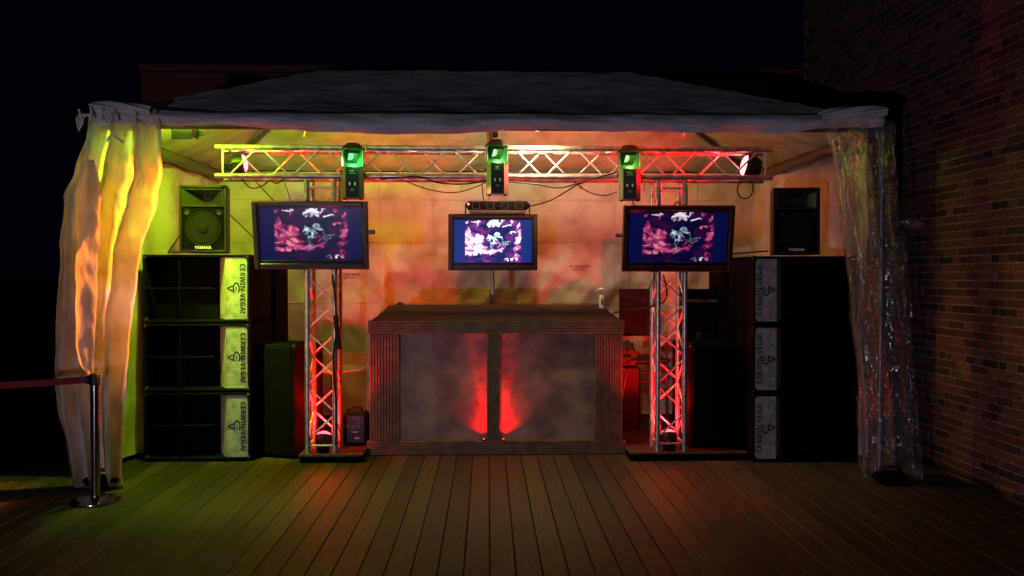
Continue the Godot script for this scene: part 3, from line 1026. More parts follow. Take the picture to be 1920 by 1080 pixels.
# ------------------------------------------------------------------ screens
func screen_image(gain: float, tint_side: bool) -> ImageTexture:
	var w := 400
	var h := 226
	var n := wob(101, 0.022)
	n.fractal_octaves = 4
	var n2 := wob(102, 0.06)
	var red := PackedFloat32Array()
	red.resize(w * h)
	var cy := PackedFloat32Array()
	cy.resize(w * h)
	# [cx, cy, rx, ry, rot, strength, kind]  kind 0 pink flame, 1 pale cyan-white, 2 white
	var blobs := [
		[0.17, 0.30, 0.035, 0.13, 0.0, 0.8, 0], [0.20, 0.48, 0.07, 0.16, 0.2, 1.0, 0], [0.31, 0.46, 0.08, 0.13, -0.3, 1.0, 0],
		[0.25, 0.67, 0.14, 0.10, -0.25, 1.15, 0], [0.24, 0.78, 0.13, 0.05, -0.1, 1.2, 0], [0.40, 0.73, 0.10, 0.08, 0.5, 0.75, 0],
		[0.31, 0.10, 0.016, 0.09, 0.1, 0.7, 0], [0.17, 0.06, 0.02, 0.04, 0.5, 0.8, 0], [0.25, 0.045, 0.02, 0.025, 0.0, 0.9, 2], [0.31, 0.04, 0.035, 0.03, 0.2, 1.0, 2],
		[0.52, 0.06, 0.055, 0.075, 0.2, 1.6, 2], [0.45, 0.12, 0.028, 0.055, 0.0, 1.5, 2], [0.56, 0.10, 0.035, 0.06, 0.3, 1.5, 2], [0.60, 0.05, 0.012, 0.05, 0.2, 1.2, 2],
		[0.68, 0.14, 0.055, 0.022, -0.45, 1.3, 2], [0.74, 0.07, 0.02, 0.06, 0.5, 0.8, 0], [0.64, 0.02, 0.01, 0.02, 0.0, 0.8, 2],
		[0.83, 0.17, 0.016, 0.11, 0.35, 0.9, 0], [0.76, 0.28, 0.035, 0.025, 0.0, 1.1, 0], [0.845, 0.30, 0.018, 0.10, 0.25, 1.0, 0], [0.825, 0.48, 0.035, 0.13, 0.2, 1.05, 0], [0.80, 0.68, 0.04, 0.10, 0.6, 0.6, 0], [0.80, 0.86, 0.05, 0.05, -0.8, 0.55, 0],
		[0.55, 0.34, 0.03, 0.035, -0.4, 1.1, 1], [0.45, 0.40, 0.028, 0.04, 0.0, 1.1, 1], [0.51, 0.43, 0.06, 0.05, 0.2, 0.85, 1], [0.615, 0.41, 0.012, 0.04, 0.1, 1.2, 1], [0.58, 0.38, 0.03, 0.025, 0.6, 0.8, 1],
		[0.505, 0.53, 0.02, 0.065, -0.3, 1.2, 1], [0.45, 0.49, 0.025, 0.015, 0.2, 1.0, 1], [0.55, 0.52, 0.03, 0.03, 0.4, 0.7, 0], [0.60, 0.60, 0.035, 0.012, -0.4, 0.9, 0], [0.68, 0.58, 0.02, 0.01, 0.5, 0.9, 2], [0.71, 0.49, 0.012, 0.012, 0.0, 0.9, 2], [0.64, 0.55, 0.05, 0.06, 0.0, 0.3, 1],
		[0.56, 0.72, 0.07, 0.05, -0.3, 0.6, 0], [0.49, 0.66, 0.025, 0.12, 0.0, 0.45, 1], [0.63, 0.66, 0.05, 0.012, -0.3, 0.8, 0],
		[0.68, 0.93, 0.022, 0.035, 0.5, 1.2, 2], [0.745, 0.92, 0.022, 0.03, 0.0, 1.2, 2], [0.80, 0.94, 0.012, 0.015, 0.0, 0.9, 2]]
	for b in blobs:
		var rx: float = b[2] * w
		var ry: float = b[3] * h
		var rr := maxf(rx, ry) * 1.7
		var bx: float = b[0] * w
		var by: float = b[1] * h
		var c := cos(b[4])
		var s := sin(b[4])
		for y in range(maxi(0, int(by - rr)), mini(h, int(by + rr))):
			for x in range(maxi(0, int(bx - rr)), mini(w, int(bx + rr))):
				var dx := x - bx + 16.0 * n.get_noise_2d(x * 1.2, y * 1.2)
				var dy := y - by + 16.0 * n.get_noise_2d(x * 1.2 + 300.0, y * 1.2)
				var u := (dx * c + dy * s) / rx
				var v := (-dx * s + dy * c) / ry
				var q := clampf(1.35 - (u * u + v * v), 0.0, 1.0)
				if q <= 0.0: continue
				q = q * q * (3 - 2 * q) * b[5]
				var i := y * w + x
				if b[6] == 0:
					red[i] = maxf(red[i], q)
				elif b[6] == 1:
					cy[i] = maxf(cy[i], q)
				else:
					red[i] = maxf(red[i], q * 0.9)
					cy[i] = maxf(cy[i], q * 1.1)
	var im := Image.create(w, h, false, Image.FORMAT_RGB8)
	var n3 := wob(103, 0.016)
	n3.fractal_octaves = 5
	for y in h:
		for x in w:
			var i := y * w + x
			var wx := x + 26.0 * n3.get_noise_2d(x * 0.8, y * 0.8 + 90.0)
			var wy := y + 26.0 * n3.get_noise_2d(x * 0.8 + 200.0, y * 0.8)
			var tex := 0.5 + 1.5 * n3.get_noise_2d(wx * 0.9, wy * 2.0) + 0.35 * n2.get_noise_2d(wx, wy)
			var inside := 1.0 if x > w * 0.138 and x < w * 0.865 else 0.0
			var lift := 0.42 if not tint_side else 0.10
			var r := maxf(0.0, red[i] * (lift + clampf(tex, -0.1, 1.1))) * gain * inside
			var k := maxf(0.0, cy[i] * (lift + 0.15 + clampf(tex, -0.2, 1.1))) * gain * inside
			var haze := maxf(0.0, n3.get_noise_2d(wx * 0.6 + 500.0, wy * 1.1) + 0.12) * inside * (0.4 if not tint_side else 0.08)
			r += haze * 0.6 * smoothstep(1.0, 0.55, absf(float(x) / w - 0.5) * 2.0) + haze * 0.3
			var bg := Color(0.006, 0.022, 0.16) if not tint_side else Color(0.002, 0.004, 0.06)
			if inside > 0.5: bg = bg * 0.6
			var R := bg.r + r * 0.80 + k * 0.55
			var G := bg.g + r * r * (0.40 if not tint_side else 0.17) + k * 0.78
			var B := bg.b + r * (0.62 if not tint_side else 0.24) + k * 0.85
			im.set_pixel(x, y, Color(clampf(R, 0, 1), clampf(G, 0, 1), clampf(B, 0, 1)).linear_to_srgb())
	return ImageTexture.create_from_image(im)

func tv(at: Vector3, W: float, H: float, pitch: float, yaw: float, tex: Texture2D, e: float, label: String, lamp: float, lamp_col: Color) -> Node3D:
	var o := thing("flat_screen_tv", label, "television", at, "flat screens showing the same fiery picture")
	o.rotation = V(pitch, yaw, 0)
	var bz := 0.045
	var bb := 0.055
	for s in [-1.0, 1.0]:
		part(o, "frame_side", cbm(V(bz, H, 0.055), 0.008, V(s * (W / 2 - bz / 2), 0, -0.0275)), M.tv_frame)
	part(o, "frame_top", cbm(V(W - 2 * bz, bz, 0.054), 0.008, V(0, H / 2 - bz / 2, -0.0275)), M.tv_frame)
	part(o, "frame_bottom", cbm(V(W - 2 * bz, bb, 0.054), 0.008, V(0, -H / 2 + bb / 2, -0.0275)), M.tv_frame)
	var sw := W - 2 * bz
	var sh := H - bz - bb
	var cy := (bb - bz) / 2
	part(o, "back_shell", cbm(V(W - 0.03, H - 0.03, 0.04), 0.015, V(0, 0, -0.05)), M.tv_bezel)
	var st := ns()
	for s in [-1.0, 1.0]:
		cb(st, V(s * (sw / 2 - 0.006), cy, -0.019), V(0.012, sh, 0.012), 0.002)
	cb(st, V(0, cy + sh / 2 - 0.006, -0.019), V(sw - 0.024, 0.012, 0.012), 0.002)
	cb(st, V(0, cy - sh / 2 + 0.012, -0.019), V(sw - 0.024, 0.024, 0.012), 0.002)
	part(o, "bezel", fin(st), M.tv_bezel)
	var q := QuadMesh.new()
	q.size = Vector2(sw - 0.024, sh - 0.036)
	var m := StandardMaterial3D.new()
	m.albedo_color = Color(0.02, 0.02, 0.02)
	m.roughness = 0.25
	m.emission_enabled = true
	m.emission = Color(1, 1, 1)
	m.emission_texture = tex
	m.emission_operator = BaseMaterial3D.EMISSION_OP_MULTIPLY
	m.emission_energy_multiplier = e
	part(o, "screen", q, m, Transform3D(Basis.IDENTITY, V(0, cy + 0.006, -0.022)))
	var al := AreaLight3D.new()
	al.name = "light"
	al.area_size = Vector2(sw * 0.8, sh * 0.9)
	al.light_color = lamp_col
	al.light_energy = lamp
	al.shadow_enabled = true
	o.add_child(al)
	al.position = V(0, cy, 0.012)
	return o

func build_screens() -> void:
	var side := screen_image(0.95, true)
	var mid := screen_image(1.55, false)
	var tl := tv(V(-1.499, 1.948, -7.115), 0.965, 0.585, 0.21, 0.05, side, 0.9, "flat screen tilted down on the tower next to the lime-lit speakers", 0.008, Color(0.6, 0.3, 0.7))
	var rt := tv(V(1.639, 1.924, -7.105), 0.955, 0.575, 0.21, -0.03, side, 0.75, "flat screen tilted down on the tower on the brick wall side", 0.008, Color(0.5, 0.3, 0.7))
	var ct := tv(V(0.055, 1.943, -8.28), 0.888, 0.562, 0.0, 0.0, mid, 1.3, "smaller bright flat screen on the pole behind the booth", 0.012, Color(0.8, 0.6, 1.0))
	# brackets that tie the tilted screens to the tower chords
	for o in [tl, rt]:
		part(o, "wall_bracket", cbm(V(0.36, 0.05, 0.06), 0.006, V(0.05, 0.10, -0.098)), M.black)
		part(o, "bracket_knob", cbm(V(0.08, 0.035, 0.035), 0.008, V(0.5 if o == tl else -0.5, 0.03, -0.04)), M.steel)
	# pole stand
	var p := thing("screen_stand", "slim pole stand behind the booth carrying the smaller screen", "stand", V(0.05, 0, -8.40))
	var st := ns()
	tube(st, V(0, 0.01, 0), V(0, 2.42, 0), 0.02, 14)
	part(p, "pole", fin(st), M.alu)
	st = ns()
	tube(st, V(0, 0.01, 0), V(0, 1.42, 0), 0.026, 14)
	part(p, "sleeve", fin(st), M.beam)
	st = ns()
	lathe(st, [Vector2(0, 0), Vector2(0.26, 0), Vector2(0.26, 0.01), Vector2(0.05, 0.03), Vector2(0, 0.03)], 26)
	part(p, "base", fin(st), M.black)
	part(p, "head_bracket", cbm(V(0.115, 0.17, 0.03), 0.006, V(0.01, 2.42, 0.03)), M.alu_brace)
	part(p, "mount_plate", cbm(V(0.25, 0.2, 0.03), 0.006, V(0, 1.94, 0.035)), M.black)
	# four eye light bar on top of the screen
	var b := thing("light_bar", "black four-window effect light bar sitting on top of the smaller screen", "stage light", V(0.10, 2.226, -8.27))
	part(b, "housing", cbm(V(0.62, 0.085, 0.09), 0.02, V(0, 0.078, 0)), M.black_shine)
	part(b, "lower_tray", cbm(V(0.56, 0.034, 0.085), 0.01, V(0, 0.018, 0)), M.scan_side)
	for k in 4:
		var e := part(b, "window_frame", cbm(V(0.082, 0.07, 0.012), 0.003, V(-0.213 + 0.142 * k, 0.078, 0.047)), M.horn)
		part(e, "glass", cbm(V(0.062, 0.052, 0.006), 0.001, V(-0.213 + 0.142 * k, 0.078, 0.054)), M.black_shine)
	st = ns()
	lathe(st, [Vector2(0, 0.008), Vector2(0.009, 0.006), Vector2(0.012, 0.0)], 12, Transform3D(Basis(V(1, 0, 0), PI / 2), V(-0.287, 0.09, 0.044)))
	part(b, "led_light", fin(st), glow(Color(1, 0.5, 0.5), 2.5))
	for s in [-1.0, 1.0]:
		part(b, "end_bracket", cbm(V(0.012, 0.10, 0.05), 0.003, V(s * 0.317, 0.05, 0)), M.black)

# ------------------------------------------------------------------ lamps
func par_can(called: String, label: String, group: String, at: Vector3, dir: Vector3, r: float, col: Color, e: float, lens_col: Color, lens_e: float, ang := 66.0, spill := 0.0) -> Node3D:
	var o := thing(called, label, "stage light", at, group)
	var d := dir.normalized()
	var fr := frame_of(d)
	var xf := Transform3D(Basis(fr[0], d, fr[0].cross(d)), Vector3.ZERO)
	var st := ns()
	lathe(st, [Vector2(0, -0.12), Vector2(r * 0.7, -0.12), Vector2(r, -0.06), Vector2(r, 0.012), Vector2(r * 0.94, 0.012), Vector2(r * 0.92, -0.006)], 24, xf)
	part(o, "housing", fin(st), M.black)
	st = ns()
	lathe(st, [Vector2(r * 0.92, 0.010), Vector2(r * 0.75, 0.032), Vector2(r * 0.4, 0.044), Vector2(0, 0.048)], 24, xf)
	part(o, "lens_light", fin(st), glow(lens_col, lens_e))
	st = ns()
	var k: Vector3 = fr[0]
	path_tube(st, [k * (r + 0.004) - d * 0.04, k * (r + 0.012) - d * 0.08, k * (r * 0.7) - d * 0.15, -k * (r * 0.7) - d * 0.15, -k * (r + 0.012) - d * 0.08, -k * (r + 0.004) - d * 0.04], 0.006, 6)
	part(o, "yoke", fin(st), M.black)
	if spill > 0.0: omni(o, d * 0.065, col, spill, 0.03)
	spot(o, d * 0.06, d * 1.06, col, e, ang, r * 0.6, 0.5)
	return o

func build_lamps() -> void:
	# lime wash light behind the valance at the curtain corner
	var o := thing("wash_light", "lime LED wash light hung behind the front valance by the yellow curtain", "stage light", V(-2.36, 2.845, -6.64))
	var st := ns()
	var xf := Transform3D(Basis(V(1, 0, 0), PI), Vector3.ZERO)
	lathe(st, [Vector2(0, -0.04), Vector2(0.03, -0.04), Vector2(0.042, -0.02), Vector2(0.042, 0.0), Vector2(0.038, 0.0)], 24, xf)
	part(o, "housing", fin(st), M.black)
	st = ns()
	lathe(st, [Vector2(0.038, -0.002), Vector2(0.03, 0.010), Vector2(0, 0.016)], 24, xf)
	part(o, "lens_light", fin(st), glow(Color(0.8, 1.0, 0.5), 12.0))
	st = ns()
	path_tube(st, [V(-0.05, 0.01, 0), V(-0.05, 0.05, 0), V(0.05, 0.05, 0), V(0.05, 0.01, 0)], 0.004, 6)
	part(o, "yoke", fin(st), M.black)
	part(o, "barn_door", cbm(V(0.003, 0.12, 0.155), 0.001, V(0.06, -0.093, 0.0045)), M.black)
	part(o, "barn_door_arm", cbm(V(0.024, 0.004, 0.012), 0.001, V(0.05, -0.031, 0.0)), M.black)
	part(o, "barn_door", cbm(V(0.165, 0.13, 0.003), 0.001, V(-0.023, -0.103, 0.055)), M.black)
	part(o, "barn_door_arm", cbm(V(0.012, 0.004, 0.03), 0.001, V(0.0, -0.036, 0.045)), M.black)
	part(o, "barn_door", cbm(V(0.09, 0.062, 0.003), 0.001, V(0.05, -0.094, -0.075)), M.black)
	part(o, "barn_door_arm", cbm(V(0.012, 0.004, 0.05), 0.001, V(0.02, -0.062, -0.055)), M.black)
	omni(o, V(0.0, -0.032, 0.0), LIME, 3.6, 0.025)
	spot(o, V(0.01, -0.04, -0.01), V(0.17, -1.45, -0.62), LIME, 11.0, 17.0, 0.02, 1.0)

	# warm wash behind the middle of the valance, pointing down
	par_can("wash_light", "warm LED wash light hung behind the middle of the front valance", "", V(0.42, 2.885, -7.06), V(-0.14, -1, -0.75), 0.06, Color(1.0, 0.84, 0.62), 2.7, Color(1, 0.85, 0.6), 4.0, 84.0)
	par_can("par_can", "red par can in the truss end next to the clear vinyl", "red par cans in the truss ends", V(2.30, 2.588, -7.343), V(-1, 0.24, -0.12), 0.10, RED, 6.6, Color(1, 0.45, 0.45), 9.0, 46.0)
	par_can("par_can", "red par can in the truss end next to the yellow curtain", "red par cans in the truss ends", V(-2.14, 2.592, -7.343), V(1, 0.18, -0.24), 0.085, RED, 4.2, Color(1, 0.4, 0.45), 7.0, 25.0)
	par_can("floor_uplight", "red uplight at the foot of the tower beside the small amplifier", "red uplights inside the towers", V(-1.437, 0.195, -7.33), V(0.0, 1, -0.45), 0.075, RED, 4.7, Color(1, 0.35, 0.4), 4.0, 60.0, 0.38)
	par_can("floor_uplight", "red uplight at the foot of the tower on the wide riser", "red uplights inside the towers", V(1.605, 0.195, -7.33), V(0.0, 1, -0.45), 0.075, RED, 5.2, Color(1, 0.35, 0.4), 4.0, 60.0, 0.15)

# ------------------------------------------------------------------ scanners
func build_scanners() -> void:
	var spots := [
		[V(-1.137, 2.262, -7.085), 0.10, Color(0.2, 1.0, 0.35), 0.30, "mirror scanner glowing bright green over the screen by the lime-lit speakers", [[V(-2.97, 1.70, -6.42), Color(1.0, 0.55, 0.18), 38.0, 24.0], [V(3.88, 1.1, -6.82), Color(1.0, 0.70, 0.42), 2.2, 6.0]]],
		[V(0.083, 2.300, -7.085), 0.03, Color(0.4, 1.0, 0.4), 0.16, "mirror scanner with pale teal edge hung at the middle of the truss", [[V(3.88, 1.3, -5.9), Color(1.0, 0.70, 0.45), 1.6, 7.0], [V(0.0, 0, -6.2), Color(1.0, 0.45, 0.15), 0.5, 12.0], [V(-3.05, 1.28, -6.38), Color(0.35, 0.22, 1.0), 22.0, 3.5], [V(-3.1, 0.55, -6.30), Color(0.3, 0.22, 1.0), 7.0, 3.0]]],
		[V(1.212, 2.255, -7.085), -0.12, Color(0.5, 1.0, 0.3), 0.10, "mirror scanner with green head and red edge on the brick wall side", [[V(1.5, 0, -6.0), Color(1.0, 0.2, 0.15), 1.2, 12.0]]]]
	for q in spots:
		var o := thing("mirror_scanner", q[4], "stage light", q[0], "mirror scanners clamped on the truss")
		o.rotation.y = q[1]
		var W := 0.185
		var H := 0.265
		# body: bevelled eight-sided prism
		var sec := [Vector2(-0.055, 0.075), Vector2(0.055, 0.075), Vector2(0.0925, 0.035), Vector2(0.0925, -0.05), Vector2(0.06, -0.075), Vector2(-0.06, -0.075), Vector2(-0.0925, -0.05), Vector2(-0.0925, 0.035)]
		var st := ns()
		for k in 8:
			var a: Vector2 = sec[k]
			var b: Vector2 = sec[(k + 1) % 8]
			quad(st, V(a.x, 0, a.y), V(b.x, 0, b.y), V(b.x, H, b.y), V(a.x, H, a.y), V(a.x + b.x, 0, a.y + b.y))
			tri(st, V(0, H, 0), V(a.x, H, a.y), V(b.x, H, b.y), V(0, 1, 0))
			tri(st, V(0, 0, 0), V(a.x, 0, a.y), V(b.x, 0, b.y), V(0, -1, 0))
		part(o, "body", fin(st), M.scan_side)
		part(o, "front_plate", cbm(V(0.112, H - 0.012, 0.006), 0.002, V(0, H / 2, 0.0785)), M.black)
		st = ns()
		cb(st, V(-0.006, 0.225, 0.083), V(0.034, 0.008, 0.002), 0.0005)
		cb(st, V(-0.002, 0.205, 0.083), V(0.05, 0.005, 0.002), 0.0005)
		part(o, "model_print", fin(st), M.cab_panel2)
		st = ns()
		for s in [-1.0, 1.0]:
			part(o, "status_window", cbm(V(0.012, 0.026, 0.003), 0.001, V(s * 0.022, 0.118, 0.083)), M.badge)
		st = ns()
		for k in 3:
			cb(st, V(0, 0.062 + 0.007 * k, 0.083), V(0.04 - 0.009 * k, 0.004, 0.002), 0.0005)
		part(o, "emblem_print", fin(st), M.cab_panel2)
		st = ns()
		for s in [-1.0, 1.0]:
			cb(st, V(s * 0.066, -0.006, 0.03), V(0.022, 0.016, 0.04), 0.004)
		part(o, "foot", fin(st), M.black)
		# head: two cheeks, roof and back around a tilted mirror over the lens
		var hd := MeshInstance3D.new()
		st = ns()
		for s in [-1.0, 1.0]:
			cb(st, V(s * 0.0865, H + 0.072, -0.005), V(0.01, 0.142, 0.13), 0.003)
		cb(st, V(0, H + 0.072, -0.068), V(0.164, 0.142, 0.008), 0.002)
		part(o, "head_cheeks", fin(st), M.scan_side)
		st = ns()
		lathe(st, [Vector2(0, 0.06), Vector2(0.055, 0.058), Vector2(0.075, 0.036), Vector2(0.112, 0.004), Vector2(0.112, 0.0), Vector2(0, 0.0)], 8, Transform3D(Basis(V(0, 1, 0), PI / 8).scaled(V(1, 1, 0.82)), V(0, H + 0.144, -0.005)), -1)
		part(o, "head_cap", fin(st), M.black)
		part(o, "mirror", cbm(V(0.085, 0.10, 0.004), 0.001, V(0.0, H + 0.08, -0.018), Basis(V(0, 1, 0), 0.3) * Basis(V(1, 0, 0), 0.75)), M.mirror)
		st = ns()
		lathe(st, [Vector2(0.036, 0.0), Vector2(0.036, 0.008), Vector2(0.024, 0.016), Vector2(0, 0.02)], 18, Transform3D(Basis.IDENTITY, V(0, H, 0.02)))
		part(o, "lens_light", fin(st), glow(q[2].lerp(Color(1, 1, 1), 0.35), 2.2))
		omni(o, V(0.02, H + 0.04, 0.09), q[2], q[3] * 0.5, 0.015)
		for bm in q[5]:
			var from := V(0, H + 0.07, 0.07)
			spot(o, from, (o.transform.affine_inverse() * bm[0]), bm[1], bm[2], bm[3], 0.02, 0.5)
		# clamp to the truss chord
		st = ns()
		cb(st, V(0, 0.20, -0.095), V(0.06, 0.05, 0.05), 0.006)
		tube(st, V(-0.105, 0.215, -0.02), V(0.105, 0.215, -0.02), 0.014, 12)
		part(o, "clamp", fin(st), M.black)

# ------------------------------------------------------------------ small things
func build_small_things() -> void:
	# pump bottle on the booth cover
	var b := thing("pump_bottle", "white pump dispenser bottle standing on the booth", "bottle", V(1.075, 1.205, -7.80))
	var st := ns()
	lathe(st, [Vector2(0, 0), Vector2(0.024, 0), Vector2(0.026, 0.006), Vector2(0.026, 0.20), Vector2(0.02, 0.216), Vector2(0.011, 0.222), Vector2(0, 0.222)], 22)
	part(b, "body", fin(st), M.white)
	st = ns()
	lathe(st, [Vector2(0.013, 0.222), Vector2(0.013, 0.238), Vector2(0.006, 0.24), Vector2(0.006, 0.27), Vector2(0, 0.27)], 14)
	part(b, "neck", fin(st), M.cab_panel2)
	st = ns()
	lathe(st, [Vector2(0, 0.265), Vector2(0.032, 0.268), Vector2(0.036, 0.280), Vector2(0.01, 0.292), Vector2(0, 0.292)], 18)
	tube(st, V(0, 0.276, 0), V(-0.065, 0.262, 0.01), 0.008, 8, 0.006)
	part(b, "pump_head", fin(st), M.white)
	part(b, "label", cbm(V(0.02, 0.05, 0.004), 0.001, V(0, 0.16, 0.026)), M.beam)
	# microphone lying behind the cover: only its round head shows
	var m := thing("microphone", "black round-headed microphone lying on the booth at its far edge", "microphone", V(-0.835, 1.195, -8.0))
	st = ns()
	lathe(st, [Vector2(0, -0.055), Vector2(0.03, -0.046), Vector2(0.05, -0.015), Vector2(0.052, 0.012), Vector2(0.036, 0.042), Vector2(0, 0.054)], 20, Transform3D(Basis(V(0, 0, 1), 0.5), V(0, 0.11, 0)))
	part(m, "head", fin(st), M.black)
	st = ns()
	tube(st, V(0.02, 0.08, 0), V(0.06, 0.005, 0), 0.018, 12, 0.026)
	part(m, "stem", fin(st), M.black)
	# small amplifier
	var a := thing("small_amplifier", "small black amplifier with dotted front on the riser beside the booth", "amplifier", V(-1.205, 0.074, -7.62))
	part(a, "body", cbm(V(0.235, 0.30, 0.2), 0.03, V(0, 0.15, 0)), M.black)
	part(a, "face_plate", cbm(V(0.19, 0.25, 0.012), 0.012, V(0, 0.155, 0.098)), M.black_shine)
	st = ns()
	for iy in 6:
		for ix in 5:
			if iy in [0, 1, 4, 5] or ix in [0, 4]:
				tube(st, V(-0.058 + 0.026 * ix, 0.165 + 0.0195 * iy, 0.103), V(-0.058 + 0.026 * ix, 0.165 + 0.0195 * iy, 0.109), 0.0042, 8)
	part(a, "control_knobs", fin(st), M.cab_panel2)
	st = ns()
	cb(st, V(0.005, 0.128, 0.105), V(0.06, 0.012, 0.003), 0.001)
	cb(st, V(0.03, 0.072, 0.105), V(0.042, 0.018, 0.003), 0.001)
	part(a, "print_mark", fin(st), M.cab_panel2)
	st = ns()
	path_tube(st, curve([V(-0.06, 0.295, 0), V(-0.05, 0.33, 0), V(0.05, 0.33, 0), V(0.06, 0.295, 0)]), 0.009, 8)
	part(a, "handle", fin(st), M.black)
	# round cocktail table
	var t := thing("round_table", "pale round table behind the tower near the small amplifier", "table", V(-1.60, 0, -8.7))
	st = ns()
	lathe(st, [Vector2(0, 0.625), Vector2(0.31, 0.625), Vector2(0.325, 0.635), Vector2(0.325, 0.648), Vector2(0.315, 0.655), Vector2(0, 0.655)], 40)
	part(t, "table_top", fin(st), M.table)
	st = ns()
	tube(st, V(0, 0.02, 0), V(0, 0.626, 0), 0.03, 14)
	part(t, "column", fin(st), M.black)
	st = ns()
	lathe(st, [Vector2(0, 0), Vector2(0.22, 0), Vector2(0.22, 0.012), Vector2(0.06, 0.03), Vector2(0, 0.03)], 26)
	part(t, "foot", fin(st), M.black)
	# folding chair with clothes over it, behind the right tower
	var c := thing("stacking_chair", "black chair with tall back behind the tower on the wide riser", "chair", V(1.62, 0, -8.62))
	part(c, "backrest", cbm(V(0.44, 0.50, 0.04), 0.015, V(0, 1.22, -0.18), Basis(V(1, 0, 0), -0.1)), M.black)
	part(c, "seat", cbm(V(0.46, 0.06, 0.44), 0.02, V(0, 0.74, 0.02)), M.black)
	for s in [-1.0, 1.0]:
		st = ns()
		tube(st, V(s * 0.22, 0.004, 0.22), V(s * 0.2, 0.72, 0.18), 0.014, 10)
		part(c, "leg", fin(st), M.steel)
		st = ns()
		tube(st, V(s * 0.22, 0.004, -0.26), V(s * 0.2, 1.44, -0.215), 0.014, 10)
		part(c, "leg", fin(st), M.steel)
	for k in 3:
		part(c, "slat", cbm(V(0.40, 0.035, 0.02), 0.005, V(0, 0.62 - 0.09 * k, 0.2)), M.black)
	var h := thing("clothes_heap", "crumpled heap of cloth lit red between the booth and the tower", "cloth", V(1.33, 0, -8.55))
	var n := wob(91, 2.4)
	st = ns()
	grid(st, func(u: float, v: float) -> Vector3:
		var aa := TAU * u
		var bb := PI * 0.5 * v
		var q := 1.0 + 0.35 * n.get_noise_3d(cos(aa) * 1.2, v * 1.6, sin(aa) * 1.2)
		return V(0.24 * cos(aa) * sin(bb + 0.05) * q, 0.70 + 0.22 * cos(bb) * q, 0.2 * sin(aa) * sin(bb + 0.05) * q), 44, 24)
	part(h, "cloth", fin(st), M.cloth_red)
	part(h, "crate", cbm(V(0.44, 0.69, 0.38), 0.02, V(0, 0.345, 0)), M.black)
	# folded stand leaning in front of the heap
	var fs := thing("leaning_stand", "thin leaning stand leg between the booth and the tower", "stand", V(1.33, 0.0, -8.25))
	st = ns()
	tube(st, V(-0.05, 0.004, 0), V(0.05, 0.62, 0), 0.016, 10)
	part(fs, "pole", fin(st), M.steel)
	st = ns()
	path_tube(st, curve([V(0.05, 0.62, 0), V(0.03, 0.68, 0), V(-0.05, 0.70, 0), V(-0.13, 0.68, 0)]), 0.014, 8)
	part(fs, "hooked_top", fin(st), M.steel)
	# road cases stacked by the tall cabinet
	for k in 3:
		var w: float = [0.42, 0.40, 0.34][k]
		var o := thing("equipment_case", "dark flight case by the tall cabinet, %s of three" % ["lowest", "middle", "topmost"][k], "case", V(2.22 - 0.03 * k, [0.0, 0.62, 1.05][k], -8.55), "stacked flight cases")
		var hh: float = [0.615, 0.425, 0.42][k]
		part(o, "body", cbm(V(w, hh, 0.36), 0.01, V(0, hh / 2, 0)), M.black_box)
		part(o, "lid_band", cbm(V(w + 0.012, 0.03, 0.372), 0.004, V(0, hh * 0.72, 0)), M.beam)
	# glass on the waist-high cabinet
	var g := thing("tumbler", "small tumbler on the waist-high cabinet by the tower", "glass", V(1.93, 1.006, -7.52))
	st = ns()
	lathe(st, [Vector2(0, 0), Vector2(0.028, 0), Vector2(0.033, 0.085), Vector2(0.030, 0.085), Vector2(0.026, 0.006), Vector2(0, 0.006)], 18)
	part(g, "cup", fin(st), M.horn)

